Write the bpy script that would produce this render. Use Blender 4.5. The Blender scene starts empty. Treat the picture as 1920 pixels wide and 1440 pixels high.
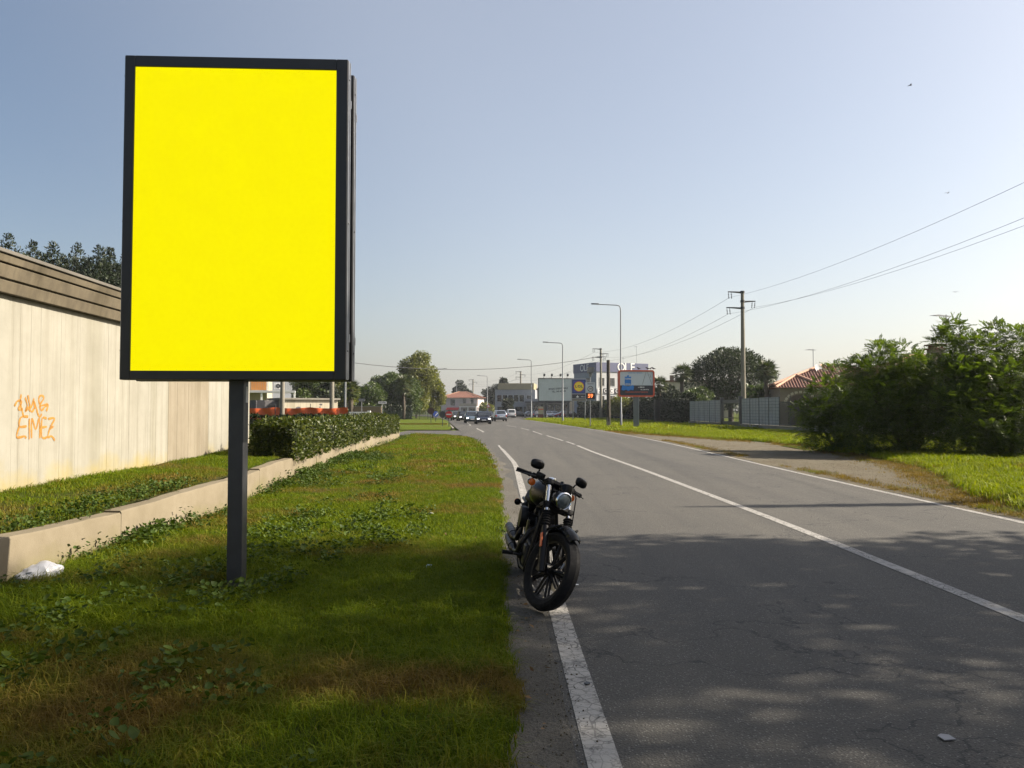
import bpy, math, random
import numpy as np
from mathutils import Matrix, Vector, Euler

random.seed(7)
rng = np.random.default_rng(7)
R = math.radians
scene = bpy.context.scene
COL = scene.collection

# ------------------------------------------------------------------ camera, sky, sun, exposure
F, HC = 1440.0, 1.55                      # focal length in photo pixels, eye height
PITCH = math.atan(50 / F)
cam_d = bpy.data.cameras.new('camera')
cam_d.sensor_width = 36.0
cam_d.lens = 36.0 * F / 1920.0
cam_d.clip_start, cam_d.clip_end = 0.05, 3000
cam = bpy.data.objects.new('camera', cam_d)
COL.objects.link(cam)
cam.location = (0, 0, HC)
cam.rotation_euler = (math.pi / 2 + PITCH, 0, 0)
scene.camera = cam

SUN_EL, SUN_AZ = R(33.5), R(5.4)          # SUN_AZ measured from +X towards +Y
world = bpy.data.worlds.new('World')
scene.world = world
world.use_nodes = True
wn, wl = world.node_tree.nodes, world.node_tree.links
wn.clear()
sky = wn.new('ShaderNodeTexSky')
sky.sky_type = 'NISHITA'
sky.sun_disc = False
sky.sun_elevation = SUN_EL
sky.sun_rotation = R(90) - SUN_AZ
sky.altitude = 100
sky.air_density = 1.0
sky.dust_density = 4.0
sky.ozone_density = 1.0
EXPO = 1.35
bg = wn.new('ShaderNodeBackground')
bg.inputs['Strength'].default_value = 0.056
wl.new(sky.outputs[0], bg.inputs['Color'])
# thin autumn haze: whitish glow on the sun's half of the sky and along the whole horizon
def wmath(op, a, b=0.0, clamp=False):
    m = wn.new('ShaderNodeMath'); m.operation = op; m.use_clamp = clamp
    for i, v in enumerate((a, b)):
        if isinstance(v, bpy.types.NodeSocket): wl.new(v, m.inputs[i])
        else: m.inputs[i].default_value = v
    return m.outputs[0]
sdir = Vector((math.cos(SUN_EL) * math.cos(SUN_AZ), math.cos(SUN_EL) * math.sin(SUN_AZ), math.sin(SUN_EL)))
tcw = wn.new('ShaderNodeTexCoord')
dotn = wn.new('ShaderNodeVectorMath'); dotn.operation = 'DOT_PRODUCT'
wl.new(tcw.outputs['Generated'], dotn.inputs[0]); dotn.inputs[1].default_value = sdir
mr = wn.new('ShaderNodeMapRange'); mr.interpolation_type = 'SMOOTHSTEP'
wl.new(dotn.outputs['Value'], mr.inputs[0]); mr.inputs[1].default_value = -.32; mr.inputs[2].default_value = .27; mr.inputs[3].default_value = 0; mr.inputs[4].default_value = .215
sz = wn.new('ShaderNodeSeparateXYZ'); wl.new(tcw.outputs['Generated'], sz.inputs[0])
hz = wmath('MULTIPLY', wmath('POWER', 2.718, wmath('MULTIPLY', wmath('ABSOLUTE', sz.outputs[2]), -9.5)), .31)
bg2 = wn.new('ShaderNodeBackground'); bg2.inputs['Color'].default_value = (1.0, .97, .92, 1)
wl.new(wmath('MULTIPLY', wmath('ADD', mr.outputs[0], hz), 1 / 2 ** EXPO), bg2.inputs['Strength'])
addw = wn.new('ShaderNodeAddShader'); out = wn.new('ShaderNodeOutputWorld')
wl.new(bg.outputs[0], addw.inputs[0]); wl.new(bg2.outputs[0], addw.inputs[1]); wl.new(addw.outputs[0], out.inputs['Surface'])

sun_d = bpy.data.lights.new('sun', 'SUN')
sun_d.energy = 5.0
sun_d.angle = R(0.55)
sun_d.color = (1.0, 0.89, 0.73)
sun = bpy.data.objects.new('sun', sun_d)
COL.objects.link(sun)
sun.rotation_euler = sdir.to_track_quat('Z', 'Y').to_euler()
sun.location = (30, 0, 30)

vs = scene.view_settings
scene.display_settings.display_device = 'sRGB'
vs.view_transform = 'Standard'
vs.look = 'None'
vs.gamma = 1.0
vs.use_curve_mapping = False
vs.exposure = EXPO

# ------------------------------------------------------------------ placing helpers
def ray(px, py):
    u, v = (px - 960) / F, (720 - py) / F
    return u, math.cos(PITCH) - v * math.sin(PITCH), math.sin(PITCH) + v * math.cos(PITCH)
def at(px, py, Y):
    u, dy, dz = ray(px, py); s = Y / dy
    return Vector((u * s, Y, HC + dz * s))
def gp(px, py, z=0.0):
    u, dy, dz = ray(px, py); s = (z - HC) / dz
    return Vector((u * s, dy * s, z))
def lerp(pts, t):
    return np.interp(t, [p[0] for p in pts], [p[1] for p in pts])
def sstep(a, b, x):
    t = np.clip((x - a) / (b - a), 0, 1); return t * t * (3 - 2 * t)
_ph = rng.uniform(0, 6.28, (24, 3)); _fr = rng.normal(0, 1, (24, 2))
def wob(x, y, s=1.0):
    """smooth pseudo noise about -1..1"""
    r = 0
    for k in range(24):
        g = 0.5 + 0.16 * k
        r = r + np.sin((x * _fr[k, 0] + y * _fr[k, 1]) * g * s + _ph[k, 0]) / (1 + .25 * k)
    return r / 4.0

# ------------------------------------------------------------------ object helpers
def props(o, label=None, cat=None, group=None, kind=None):
    if label: o['label'] = label
    if cat: o['category'] = cat
    if group: o['group'] = group
    if kind: o['kind'] = kind
    return o
def thing(name, label, cat, loc=(0, 0, 0), rot=0, group=None):
    o = bpy.data.objects.new(name, None)
    o.empty_display_size = 0.2
    COL.objects.link(o)
    o.location = loc
    o.rotation_euler = rot if isinstance(rot, (tuple, list)) else (0, 0, rot)
    return props(o, label, cat, group)
def link(name, me, parent=None, loc=None):
    o = bpy.data.objects.new(name, me); COL.objects.link(o)
    if parent: o.parent = parent
    if loc is not None: o.location = loc
    return o
def dup(root, loc, rotz, label, group=None, scale=None):
    kids = {}
    for ob in COL.objects:
        if ob.parent: kids.setdefault(ob.parent, []).append(ob)
    r = root.copy(); COL.objects.link(r); r.location = loc; r.rotation_euler = (0, 0, rotz)
    if scale: r.scale = (scale,) * 3
    r['label'] = label
    if group: r['group'] = group
    for ch in kids.get(root, []):
        c = ch.copy(); COL.objects.link(c); c.parent = r
        for g in kids.get(ch, []):
            d = g.copy(); COL.objects.link(d); d.parent = c
    return r

class MB:
    def __init__(s): s.v, s.f, s.m, s.M = [], [], [], None
    def add(s, verts, faces, mi=0):
        o = len(s.v)
        if s.M is not None: verts = [tuple(s.M @ Vector(p)) for p in verts]
        s.v += [tuple(p) for p in verts]
        s.f += [tuple(i + o for i in f) for f in faces]
        s.m += [mi] * len(faces)
        return s
    def box(s, c, d, mi=0, rot=None):
        x, y, z = d[0] / 2, d[1] / 2, d[2] / 2
        p = [Vector((a * x, b * y, e * z)) for e in (-1, 1) for b in (-1, 1) for a in (-1, 1)]
        if rot: 
            m = Euler(rot).to_matrix(); p = [m @ q for q in p]
        p = [(q[0] + c[0], q[1] + c[1], q[2] + c[2]) for q in p]
        return s.add(p, [(0, 2, 3, 1), (4, 5, 7, 6), (0, 1, 5, 4), (2, 6, 7, 3), (0, 4, 6, 2), (1, 3, 7, 5)], mi)
    def bb(s, a, b, mi=0):
        return s.box([(a[i] + b[i]) / 2 for i in range(3)], [abs(b[i] - a[i]) for i in range(3)], mi)
    def loft(s, rings, mi=0, caps=True, closed=True):
        n = len(rings[0]); v = [p for r in rings for p in r]; f = []
        for i in range(len(rings) - 1):
            for j in range(n if closed else n - 1):
                k = (j + 1) % n
                f.append((i * n + j, i * n + k, (i + 1) * n + k, (i + 1) * n + j))
        if caps:
            f.append(tuple(range(n))[::-1]); f.append(tuple((len(rings) - 1) * n + j for j in range(n)))
        return s.add(v, f, mi)
    def tube(s, pts, r, n=8, mi=0, caps=True, flat=1.0):
        pts = [Vector(p) for p in pts]
        rs = r if isinstance(r, (list, tuple)) else [r] * len(pts)
        t0 = (pts[1] - pts[0]).normalized()
        ref = Vector((0, 0, 1)) if abs(t0.z) < .9 else Vector((1, 0, 0))
        u = t0.cross(ref).normalized()
        rings = []
        for i, p in enumerate(pts):
            t = (pts[min(i + 1, len(pts) - 1)] - pts[max(i - 1, 0)]).normalized()
            u = (u - t * u.dot(t)).normalized(); w = t.cross(u)
            rings.append([p + (u * math.cos(a) + w * math.sin(a) * flat) * rs[i] for a in [2 * math.pi * k / n for k in range(n)]])
        return s.loft(rings, mi, caps)
    def lathe(s, prof, n=24, c=(0, 0, 0), axis=(0, 0, 1), mi=0, closed=False):
        q = Vector((0, 0, 1)).rotation_difference(Vector(axis).normalized()); c = Vector(c)
        rings = [[c + q @ Vector((max(r, 1e-4) * math.cos(2 * math.pi * k / n), max(r, 1e-4) * math.sin(2 * math.pi * k / n), z)) for k in range(n)] for r, z in prof]
        if closed: return s.loft(rings + [rings[0]], mi, False)
        return s.loft(rings, mi, True)
    def ell(s, c, r, nu=14, nv=9, mi=0):
        prof = [(math.sin(math.pi * i / nv), -math.cos(math.pi * i / nv)) for i in range(nv + 1)]
        rings = [[(c[0] + r[0] * max(a, .004) * math.cos(2 * math.pi * k / nu), c[1] + r[1] * max(a, .004) * math.sin(2 * math.pi * k / nu), c[2] + r[2] * b) for k in range(nu)] for a, b in prof]
        return s.loft(rings, mi, True)
    def prism(s, poly, axis, a, b, mi=0):
        """extrude a 2-D polygon along axis 'x','y','z' from a to b"""
        def P(p, t): return {'x': (t, p[0], p[1]), 'y': (p[0], t, p[1]), 'z': (p[0], p[1], t)}[axis]
        return s.loft([[P(p, a) for p in poly], [P(p, b) for p in poly]], mi, True)
    def quad(s, a, b, c, d, mi=0): return s.add([a, b, c, d], [(0, 1, 2, 3)], mi)
    def build(s, name, mats, parent=None, smooth=35, bevel=0, seg=2, loc=None):
        me = bpy.data.meshes.new(name)
        me.from_pydata(s.v, [], s.f)
        for m in (mats if isinstance(mats, (list, tuple)) else [mats]): me.materials.append(m)
        me.polygons.foreach_set('material_index', s.m)
        me.validate()
        import bmesh
        bm = bmesh.new(); bm.from_mesh(me)
        bmesh.ops.recalc_face_normals(bm, faces=bm.faces[:])
        bm.to_mesh(me); bm.free()
        if smooth:
            me.polygons.foreach_set('use_smooth', [True] * len(me.polygons))
            me.set_sharp_from_angle(angle=R(smooth))
        o = link(name, me, parent, loc)
        if bevel:
            b = o.modifiers.new('bevel', 'BEVEL'); b.width = bevel; b.segments = seg; b.limit_method = 'ANGLE'; b.angle_limit = R(40)
            b.harden_normals = False
        return o

def grid_mesh(name, X, Y, Z, mat, kind='structure', smooth=True):
    """X, Y, Z: 2-D arrays (rows, cols)"""
    nr, nc = X.shape
    v = np.stack([X, Y, Z], -1).reshape(-1, 3)
    i = np.arange(nr * nc).reshape(nr, nc)
    f = np.stack([i[:-1, :-1], i[:-1, 1:], i[1:, 1:], i[1:, :-1]], -1).reshape(-1, 4)
    o = link(name, np_mesh(name, v, f, mat, smooth)); 
    if kind: o['kind'] = kind
    return o
def np_mesh(name, v, f, mat, smooth=False):
    me = bpy.data.meshes.new(name)
    n, k = f.shape
    me.vertices.add(len(v)); me.vertices.foreach_set('co', np.ascontiguousarray(v, dtype=np.float32).ravel())
    me.loops.add(n * k); me.loops.foreach_set('vertex_index', np.ascontiguousarray(f, dtype=np.int32).ravel())
    me.polygons.add(n); me.polygons.foreach_set('loop_start', np.arange(0, n * k, k, dtype=np.int32))
    me.polygons.foreach_set('use_smooth', np.full(n, smooth))
    me.materials.append(mat)
    me.update(calc_edges=True)
    return me

def text(name, txt, size, mat, parent, loc, rot=(R(90), 0, 0), ext=0.004, ax='CENTER', ay='CENTER', bold=0.0, sx=1.0):
    cu = bpy.data.curves.new(name, 'FONT'); cu.body = txt; cu.size = size; cu.extrude = ext; cu.align_x = ax; cu.align_y = ay; cu.offset = bold
    cu.resolution_u = 3
    t = bpy.data.objects.new(name, cu); COL.objects.link(t)
    dg = bpy.context.evaluated_depsgraph_get()
    me = bpy.data.meshes.new_from_object(t.evaluated_get(dg))
    bpy.data.objects.remove(t)
    me.materials.clear(); me.materials.append(mat)
    o = link(name, me, parent); o.location = loc; o.rotation_euler = rot; o.scale = (sx, 1, 1)
    return o

# ------------------------------------------------------------------ materials
class NT:
    def __init__(s, name):
        s.m = bpy.data.materials.new(name); s.m.use_nodes = True
        s.t = s.m.node_tree; s.t.nodes.clear()
        s.out = s.t.nodes.new('ShaderNodeOutputMaterial')
        s._tc = None
    def n(s, typ, **kw):
        nd = s.t.nodes.new('ShaderNode' + typ)
        for k, v in kw.items(): setattr(nd, k, v)
        return nd
    def l(s, a, b): s.t.links.new(a, b)
    def coord(s, which='Object'):
        if not s._tc: s._tc = s.n('TexCoord')
        return s._tc.outputs[which]
    def mapping(s, scale=(1, 1, 1), src=None, rot=(0, 0, 0)):
        m = s.n('Mapping'); m.inputs['Scale'].default_value = scale; m.inputs['Rotation'].default_value = rot
        s.l(src or s.coord(), m.inputs['Vector']); return m.outputs[0]
    def noise(s, scale, detail=4, rough=.6, vec=None, dist=0):
        t = s.n('TexNoise'); t.inputs['Scale'].default_value = scale; t.inputs['Detail'].default_value = detail
        t.inputs['Roughness'].default_value = rough; t.inputs['Distortion'].default_value = dist
        s.l(vec or s.coord(), t.inputs['Vector']); return t.outputs['Fac']
    def ramp(s, fac, stops, interp='LINEAR'):
        r = s.n('ValToRGB'); r.color_ramp.interpolation = interp
        e = r.color_ramp.elements
        while len(e) < len(stops): e.new(.5)
        for i, (p, c) in enumerate(stops):
            e[i].position = p; e[i].color = c if len(c) == 4 else (*c, 1)
        s.l(fac, r.inputs[0]); return r.outputs['Color']
    def mix(s, fac, a, b, blend='MIX'):
        m = s.n('Mix', data_type='RGBA', blend_type=blend)
        for sock, val in ((m.inputs[0], fac), (m.inputs[6], a), (m.inputs[7], b)):
            if hasattr(val, 'links') or isinstance(val, bpy.types.NodeSocket): s.l(val, sock)
            else: sock.default_value = val if not isinstance(val, (tuple, list)) or len(val) == 4 else (*val, 1)
        return m.outputs[2]
    def math(s, op, a, b=0.0, clamp=False):
        m = s.n('Math', operation=op, use_clamp=clamp)
        for i, val in enumerate((a, b)):
            if isinstance(val, bpy.types.NodeSocket): s.l(val, m.inputs[i])
            else: m.inputs[i].default_value = val
        return m.outputs[0]
    def bump(s, h, strength=.3, dist=.01):
        b = s.n('Bump'); b.inputs['Strength'].default_value = strength; b.inputs['Distance'].default_value = dist
        s.l(h, b.inputs['Height']); return b.outputs[0]
    def pbsdf(s, color, rough=.6, metal=0.0, normal=None, spec=.5, **kw):
        b = s.n('BsdfPrincipled')
        for k, v in (('Base Color', color), ('Roughness', rough), ('Metallic', metal), ('Specular IOR Level', spec), *kw.items()):
            if isinstance(v, bpy.types.NodeSocket): s.l(v, b.inputs[k])
            else: b.inputs[k].default_value = (*v, 1) if isinstance(v, (tuple, list)) and len(v) == 3 else v
        if normal: s.l(normal, b.inputs['Normal'])
        return b.outputs[0]
    def done(s, surf): s.l(surf, s.out.inputs['Surface']); return s.m

AK = 0.62                                  # plain ground and leaf albedos are this much of their listed tone
def kk(c, f=None): return tuple(x * (f or AK) for x in c)
def paint(name, c, rough=.5, metal=0.0, var=.12, scale=6, bump=0.0, bscale=60, spec=.5, dirt=0.0, dirtc=(.12, .10, .07)):
    t = NT(name)
    nz = t.noise(scale, 6, .65)
    lo = tuple(max(0, x * (1 - var)) for x in c); hi = tuple(min(1, x * (1 + var)) for x in c)
    col = t.ramp(nz, [(.3, lo), (.7, hi)])
    if dirt:
        d = t.noise(scale * .45, 8, .72, dist=.6)
        col = t.mix(t.ramp(d, [(.5, (0, 0, 0)), (.72, (dirt,) * 3)]), col, dirtc)
    rr = t.ramp(t.noise(scale * 2.3, 4), [(.3, (rough * .8,) * 3), (.7, (min(1, rough * 1.2),) * 3)])
    nm = t.bump(t.noise(bscale, 5), bump, .01) if bump else None
    return t.done(t.pbsdf(col, rr, metal, nm, spec))
def emit(name, c, s):
    t = NT(name); e = t.n('Emission'); e.inputs[0].default_value = (*c, 1); e.inputs[1].default_value = s
    return t.done(e.outputs[0])
def leafmat(name, a, b, rough=.5, trans=.3, c=None, spec=.5, wn=0.6):
    t = NT(name)
    g = t.n('NewGeometry')
    fac = t.math('ADD', t.math('MULTIPLY', g.outputs['Random Per Island'], 1 - wn), t.math('MULTIPLY', t.noise(.9, 3, vec=g.outputs['Position']), wn))
    a, b, c = kk(a, .72), kk(b, .72), kk(c, .72) if c else None
    st = [(.25, a), (.75, b)] if c is None else [(.2, a), (.62, b), (.9, c)]
    col = t.ramp(fac, st)
    p = t.pbsdf(col, rough, 0, None, spec)
    if trans:
        tr = t.n('BsdfTranslucent')
        t.l(t.mix(1.0, col, (1.3, 1.35, .5), 'MULTIPLY'), tr.inputs[0])
        mx = t.n('MixShader'); mx.inputs[0].default_value = trans
        t.l(p, mx.inputs[1]); t.l(tr.outputs[0], mx.inputs[2]); p = mx.outputs[0]
    return t.done(p)

def mat_asphalt():
    t = NT('asphalt')
    big = t.noise(.35, 5, .6)
    str_ = t.noise(1.0, 5, .6, vec=t.mapping((1.6, .06, 1)))
    fine = t.noise(75, 3, .8)
    base = t.mix(.65, t.ramp(big, [(.3, (.052, .050, .045)), (.7, (.073, .069, .060))]), t.ramp(str_, [(.3, (.046, .044, .041)), (.7, (.086, .080, .069))]))
    base = t.mix(t.ramp(fine, [(.38, (1, 1, 1)), (.5, (0, 0, 0))]), base, t.mix(1.0, base, (.45, .45, .47), 'MULTIPLY'))
    v = t.n('TexVoronoi'); v.inputs['Scale'].default_value = 78; t.l(t.coord(), v.inputs['Vector'])
    st = t.math('MULTIPLY', t.math('LESS_THAN', v.outputs['Distance'], .30), t.math('GREATER_THAN', t.n('SeparateColor').outputs[0], .0))
    sc = t.n('SeparateColor'); t.l(v.outputs['Color'], sc.inputs[0])
    st = t.math('MULTIPLY', t.math('LESS_THAN', v.outputs['Distance'], .36), t.math('GREATER_THAN', sc.outputs[0], .80))
    base = t.mix(t.math('MULTIPLY', st, .7), base, (.19, .185, .17))
    # cracks
    nv = t.n('TexNoise'); nv.inputs['Scale'].default_value = 2.0; nv.inputs['Detail'].default_value = 5; t.l(t.coord(), nv.inputs['Vector'])
    wv = t.n('Mix', data_type='RGBA', blend_type='ADD'); wv.inputs[0].default_value = .5
    t.l(t.mapping((.16, .42, 1)), wv.inputs[6]); t.l(nv.outputs['Color'], wv.inputs[7])
    c = t.n('TexVoronoi', feature='DISTANCE_TO_EDGE'); c.inputs['Scale'].default_value = 1.3; t.l(wv.outputs[2], c.inputs['Vector'])
    crack = t.math('MULTIPLY', t.math('LESS_THAN', c.outputs['Distance'], .0055), t.ramp(t.noise(.23, 2), [(.38, (0, 0, 0)), (.5, (.85, .85, .85))]))
    base = t.mix(crack, base, (.02, .02, .02))
    # dark oily spots
    sp = t.ramp(t.noise(5.5, 2, .5), [(.70, (0, 0, 0)), (.76, (.35, .35, .35))])
    base = t.mix(sp, base, (.030, .029, .028))
    nm = t.bump(t.math('ADD', fine, t.math('MULTIPLY', v.outputs['Distance'], -.8)), .75, .006)
    return t.done(t.pbsdf(base, .78, 0, nm, .35))
def mat_line():
    t = NT('road_line_paint')
    n1 = t.noise(9, 8, .75); n2 = t.noise(90, 3, .7)
    col = t.ramp(n1, [(.3, (.22, .212, .20)), (.6, (.31, .30, .28))])
    w = t.math('ADD', t.math('MULTIPLY', n1, .62), t.math('MULTIPLY', n2, .38))
    c = t.n('TexVoronoi', feature='DISTANCE_TO_EDGE'); c.inputs['Scale'].default_value = 16; t.l(t.coord(), c.inputs['Vector'])
    cr = t.math('MULTIPLY', t.math('LESS_THAN', c.outputs['Distance'], .045), t.ramp(t.noise(1.1, 3), [(.34, (0, 0, 0)), (.5, (.8, .8, .8))]))
    col = t.mix(cr, col, (.06, .058, .055))
    col = t.mix(t.ramp(w, [(.40, (.9, .9, .9)), (.48, (0, 0, 0))]), col, (.075, .072, .066))
    return t.done(t.pbsdf(col, .7, 0, t.bump(n2, .4, .004), .3))
def mat_concrete(name, a, b, streak=True, moss=None, mossh=.8, dark=(.2, .18, .14), bump=.35, mo=0.0):
    t = NT(name)
    big = t.noise(1.3, 8, .7)
    col = t.ramp(big, [(.3, a), (.7, b)])
    if streak:
        s1 = t.noise(3.0, 7, .7, vec=t.mapping((2.6, 2.6, .10)))
        col = t.mix(t.ramp(s1, [(.38, (.30,) * 3), (.54, (0, 0, 0))]), col, dark)
        s2 = t.noise(9.0, 5, .7, vec=t.mapping((3.0, 3.0, .05)))
        col = t.mix(t.ramp(s2, [(.56, (0, 0, 0)), (.74, (.32,) * 3)]), col, t.mix(1.0, col, (.62, .58, .5), 'MULTIPLY'))
    if streak:
        s3 = t.noise(1.4, 4, .6, vec=t.mapping((1.3, 1.3, .05)))
        col = t.mix(t.ramp(s3, [(.50, (0, 0, 0)), (.62, (.55,) * 3)]), col, t.mix(1.0, col, (.74, .73, .66), 'MULTIPLY'))
    sp = t.noise(24, 5, .7)
    col = t.mix(t.ramp(sp, [(.66, (0, 0, 0)), (.75, (.5,) * 3)]), col, dark)
    if moss:
        sx = t.n('SeparateXYZ'); t.l(t.coord(), sx.inputs[0])
        h = t.math('ADD', t.math('MULTIPLY', sx.outputs[2], -1 / mossh), t.math('MULTIPLY', t.noise(1.1, 6, .7), 1.8)); h = t.math('ADD', h, mo)
        col = t.mix(t.ramp(h, [(.35, (0, 0, 0)), (1.1, (.75,) * 3)]), col, moss)
    nm = t.bump(t.noise(38, 8, .75), bump, .006)
    return t.done(t.pbsdf(col, .85, 0, nm, .25))
DRY = ((-.45, 4.30, .8, .26, .17), (-2.3, 3.75, .8, .3, .10), (-3.3, 5.0, .4, .25, .14), (-1.9, 7.9, .5, .3, .14), (-3.4, 8.6, .4, .3, .14), (-.35, 15.5, .6, .7, .18), (-1.2, 2.75, .6, .3, .12), (-2.2, 5.7, 2.2, .55, -.25), (-1.0, 6.6, 1.2, .9, -.25), (-1.2, 10.2, 1.3, 1.0, -.3))
def dry_spots(t, patch, pos):
    sx = t.n('SeparateXYZ'); t.l(pos, sx.inputs[0])
    for x, y, rx, ry, a in DRY:                 # places where the turf has browned (or stays lush, negative)
        q = t.math('ADD', t.math('POWER', t.math('ABSOLUTE', t.math('MULTIPLY', t.math('SUBTRACT', sx.outputs[0], x), 1 / rx)), 2.0), t.math('POWER', t.math('ABSOLUTE', t.math('MULTIPLY', t.math('SUBTRACT', sx.outputs[1], y), 1 / ry)), 2.0))
        patch = t.math('ADD', patch, t.math('MULTIPLY', t.math('POWER', 2.718, t.math('MULTIPLY', q, -1.0)), a))
    return patch
def mat_soil(name, greens, browns, scale=.6, thr=(.42, .60)):
    greens, browns = [kk(x) for x in greens], [kk(x) for x in browns]
    t = NT(name)
    p = t.n('NewGeometry').outputs['Position']
    patch = dry_spots(t, t.noise(scale, 5, .62, vec=p), p)
    f = t.noise(14, 6, .75, vec=p); f2 = t.noise(60, 4, .7, vec=p)
    g = t.ramp(f, [(.3, greens[0]), (.7, greens[1])]); b = t.ramp(f, [(.3, browns[0]), (.7, browns[1])])
    col = t.mix(t.ramp(patch, [(thr[0], (0, 0, 0)), (thr[1], (1, 1, 1))]), g, b)
    col = t.mix(t.ramp(f2, [(.35, (.5,) * 3), (.6, (0, 0, 0))]), col, t.mix(1.0, col, (.4, .4, .35), 'MULTIPLY'))
    nm = t.bump(t.math('ADD', f, f2), .9, .03)
    return t.done(t.pbsdf(col, .95, 0, nm, .1))
def mat_grass(name, greens, browns, scale=.6, thr=(.42, .60), trans=.35):
    t = NT(name)
    g_ = t.n('NewGeometry'); p = g_.outputs['Position']
    patch = dry_spots(t, t.noise(scale, 5, .62, vec=p), p)
    r = t.n('ObjectInfo').outputs['Random']
    mixr = t.math('ADD', t.math('MULTIPLY', r, .45), t.math('MULTIPLY', g_.outputs['Random Per Island'], .55))
    g = t.ramp(mixr, [(.1, greens[0]), (.6, greens[1]), (.95, greens[2])]); b = t.ramp(mixr, [(.2, browns[0]), (.8, browns[1])])
    fac = t.math('ADD', patch, t.math('MULTIPLY', t.math('SUBTRACT', mixr, .5), .16))
    col = t.mix(t.ramp(fac, [(thr[0], (0, 0, 0)), (thr[1], (1, 1, 1))]), g, b)
    s = t.pbsdf(col, .65, 0, None, .12)
    tr = t.n('BsdfTranslucent'); t.l(t.mix(1.0, col, (1.3, 1.3, .6), 'MULTIPLY'), tr.inputs[0])
    mx = t.n('MixShader'); mx.inputs[0].default_value = trans
    t.l(s, mx.inputs[1]); t.l(tr.outputs[0], mx.inputs[2])
    return t.done(mx.outputs[0])

ASPH = mat_asphalt(); LINE = mat_line()
WALLC = mat_concrete('board_formed_concrete', (.203, .195, .163), (.258, .248, .212), True, moss=(.25, .195, .045), mossh=.75, dark=(.13, .118, .085), mo=.55)
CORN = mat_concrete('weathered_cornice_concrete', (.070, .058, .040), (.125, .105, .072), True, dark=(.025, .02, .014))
LOWC = mat_concrete('low_wall_concrete', (.118, .098, .064), (.178, .152, .108), False, moss=(.12, .11, .04), mossh=.5, dark=(.09, .072, .046), bump=.5)
PLAIN = mat_concrete('plain_concrete', (.17, .16, .14), (.25, .235, .20), True, dark=(.11, .10, .08))
GREENS = ((.038, .072, .002), (.086, .128, .003), (.155, .178, .006)); BROWNS = ((.088, .056, .010), (.165, .115, .028))
SOIL = mat_soil('verge_soil', ((.045, .062, .008), (.075, .098, .010)), ((.085, .062, .026), (.15, .11, .05)), .6, (.50, .68))
GRASS = mat_grass('grass_blades', GREENS, BROWNS, .6, (.49, .66))
FARGRASS = mat_soil('far_lawn', ((.085, .125, .006), (.145, .19, .010)), ((.15, .135, .03), (.20, .17, .045)), .35, (.55, .75))
GRAVEL = mat_soil('gravel', ((.195, .170, .128), (.275, .245, .185)), ((.16, .135, .095), (.24, .21, .155)), .8, (.4, .6))
SHOULDER = mat_soil('dusty_shoulder', ((.20, .19, .17), (.26, .245, .22)), ((.16, .148, .13), (.23, .215, .19)), .8, (.4, .6))
BLK = paint('black_powder_coat', (.012, .012, .014), .42, 0, .2, 5, .06, 120)
DKGREY = paint('dark_grey_steel', (.04, .042, .048), .45, .3, .2, 4, .05, 90)
ALU = paint('grey_aluminium', (.30, .31, .33), .38, .85, .12, 4, .03)
GALV = paint('galvanised_steel', (.20, .21, .22), .45, .6, .15, 7, .04)
WOOD = paint('tarred_wood', (.045, .036, .028), .8, 0, .35, 9, .4, 40)
POLEC = mat_concrete('pole_concrete', (.15, .14, .115), (.21, .195, .165), True, dark=(.09, .08, .065))
WHITE = paint('white_paint', (.72, .72, .70), .5, 0, .08, 3)
GLASS = paint('dark_window_glass', (.02, .024, .03), .08, 0, .3, 1, 0, spec=.9)
TILE = paint('terracotta_tile', (.125, .045, .027), .8, 0, .3, 2.5, .3, 25, dirt=.4, dirtc=(.07, .04, .028))
BARK = paint('bark', (.055, .043, .031), .9, 0, .35, 12, .8, 30)
RUBBER = paint('tyre_rubber', (.008, .008, .009), .8, 0, .25, 20, .15, 200, spec=.2)

# ------------------------------------------------------------------ foliage tools
def unit(a): return a / (np.linalg.norm(a, axis=-1, keepdims=True) + 1e-9)
def leaf_verts(C, D, S, W, N=None, fold=.18):
    """pointed folded leaves: C base points, D directions, S lengths, W width ratio"""
    n = len(C)
    if N is None: N = rng.normal(size=(n, 3))
    side = unit(np.cross(D, N)); up = np.cross(side, D)
    S = np.asarray(S).reshape(-1, 1) * np.ones((n, 1))
    mid = C + D * S * .45
    v = np.stack([C, mid + side * S * W * .5 + up * S * fold * .5, C + D * S - up * S * fold * .4, mid - side * S * W * .5 + up * S * fold * .5], 1)
    return v.reshape(-1, 3), np.arange(n * 4).reshape(n, 4)
def leaf_obj(name, C, D, S, W, mat, parent, N=None, fold=.18):
    v, f = leaf_verts(C, D, S, W, N, fold)
    return link(name, np_mesh(name, v, f, mat, True), parent)
def ball(n, inner=.0):
    d = unit(rng.normal(size=(n, 3))); r = rng.uniform(inner ** 3, 1, n) ** (1 / 3.)
    return d * r[:, None]
def clump_points(n, centres, radii, flat=.75, shell=.45):
    k = rng.choice(len(centres), n, p=radii ** 2 / np.sum(radii ** 2))
    b = ball(n, shell)
    return centres[k] + b * radii[k][:, None] * np.array([1, 1, flat]), unit(b + rng.normal(0, .15, (n, 3)))
def crown_clumps(c, r, n, rad, shell=.55, low=-1.0):
    b = ball(n * 3, shell); b = b[b[:, 2] > low][:n]
    cen = np.array(c) + b * np.array(r) * .82
    return cen, np.array(rad[0]) + rng.random(len(cen)) * (rad[1] - rad[0])
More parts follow.
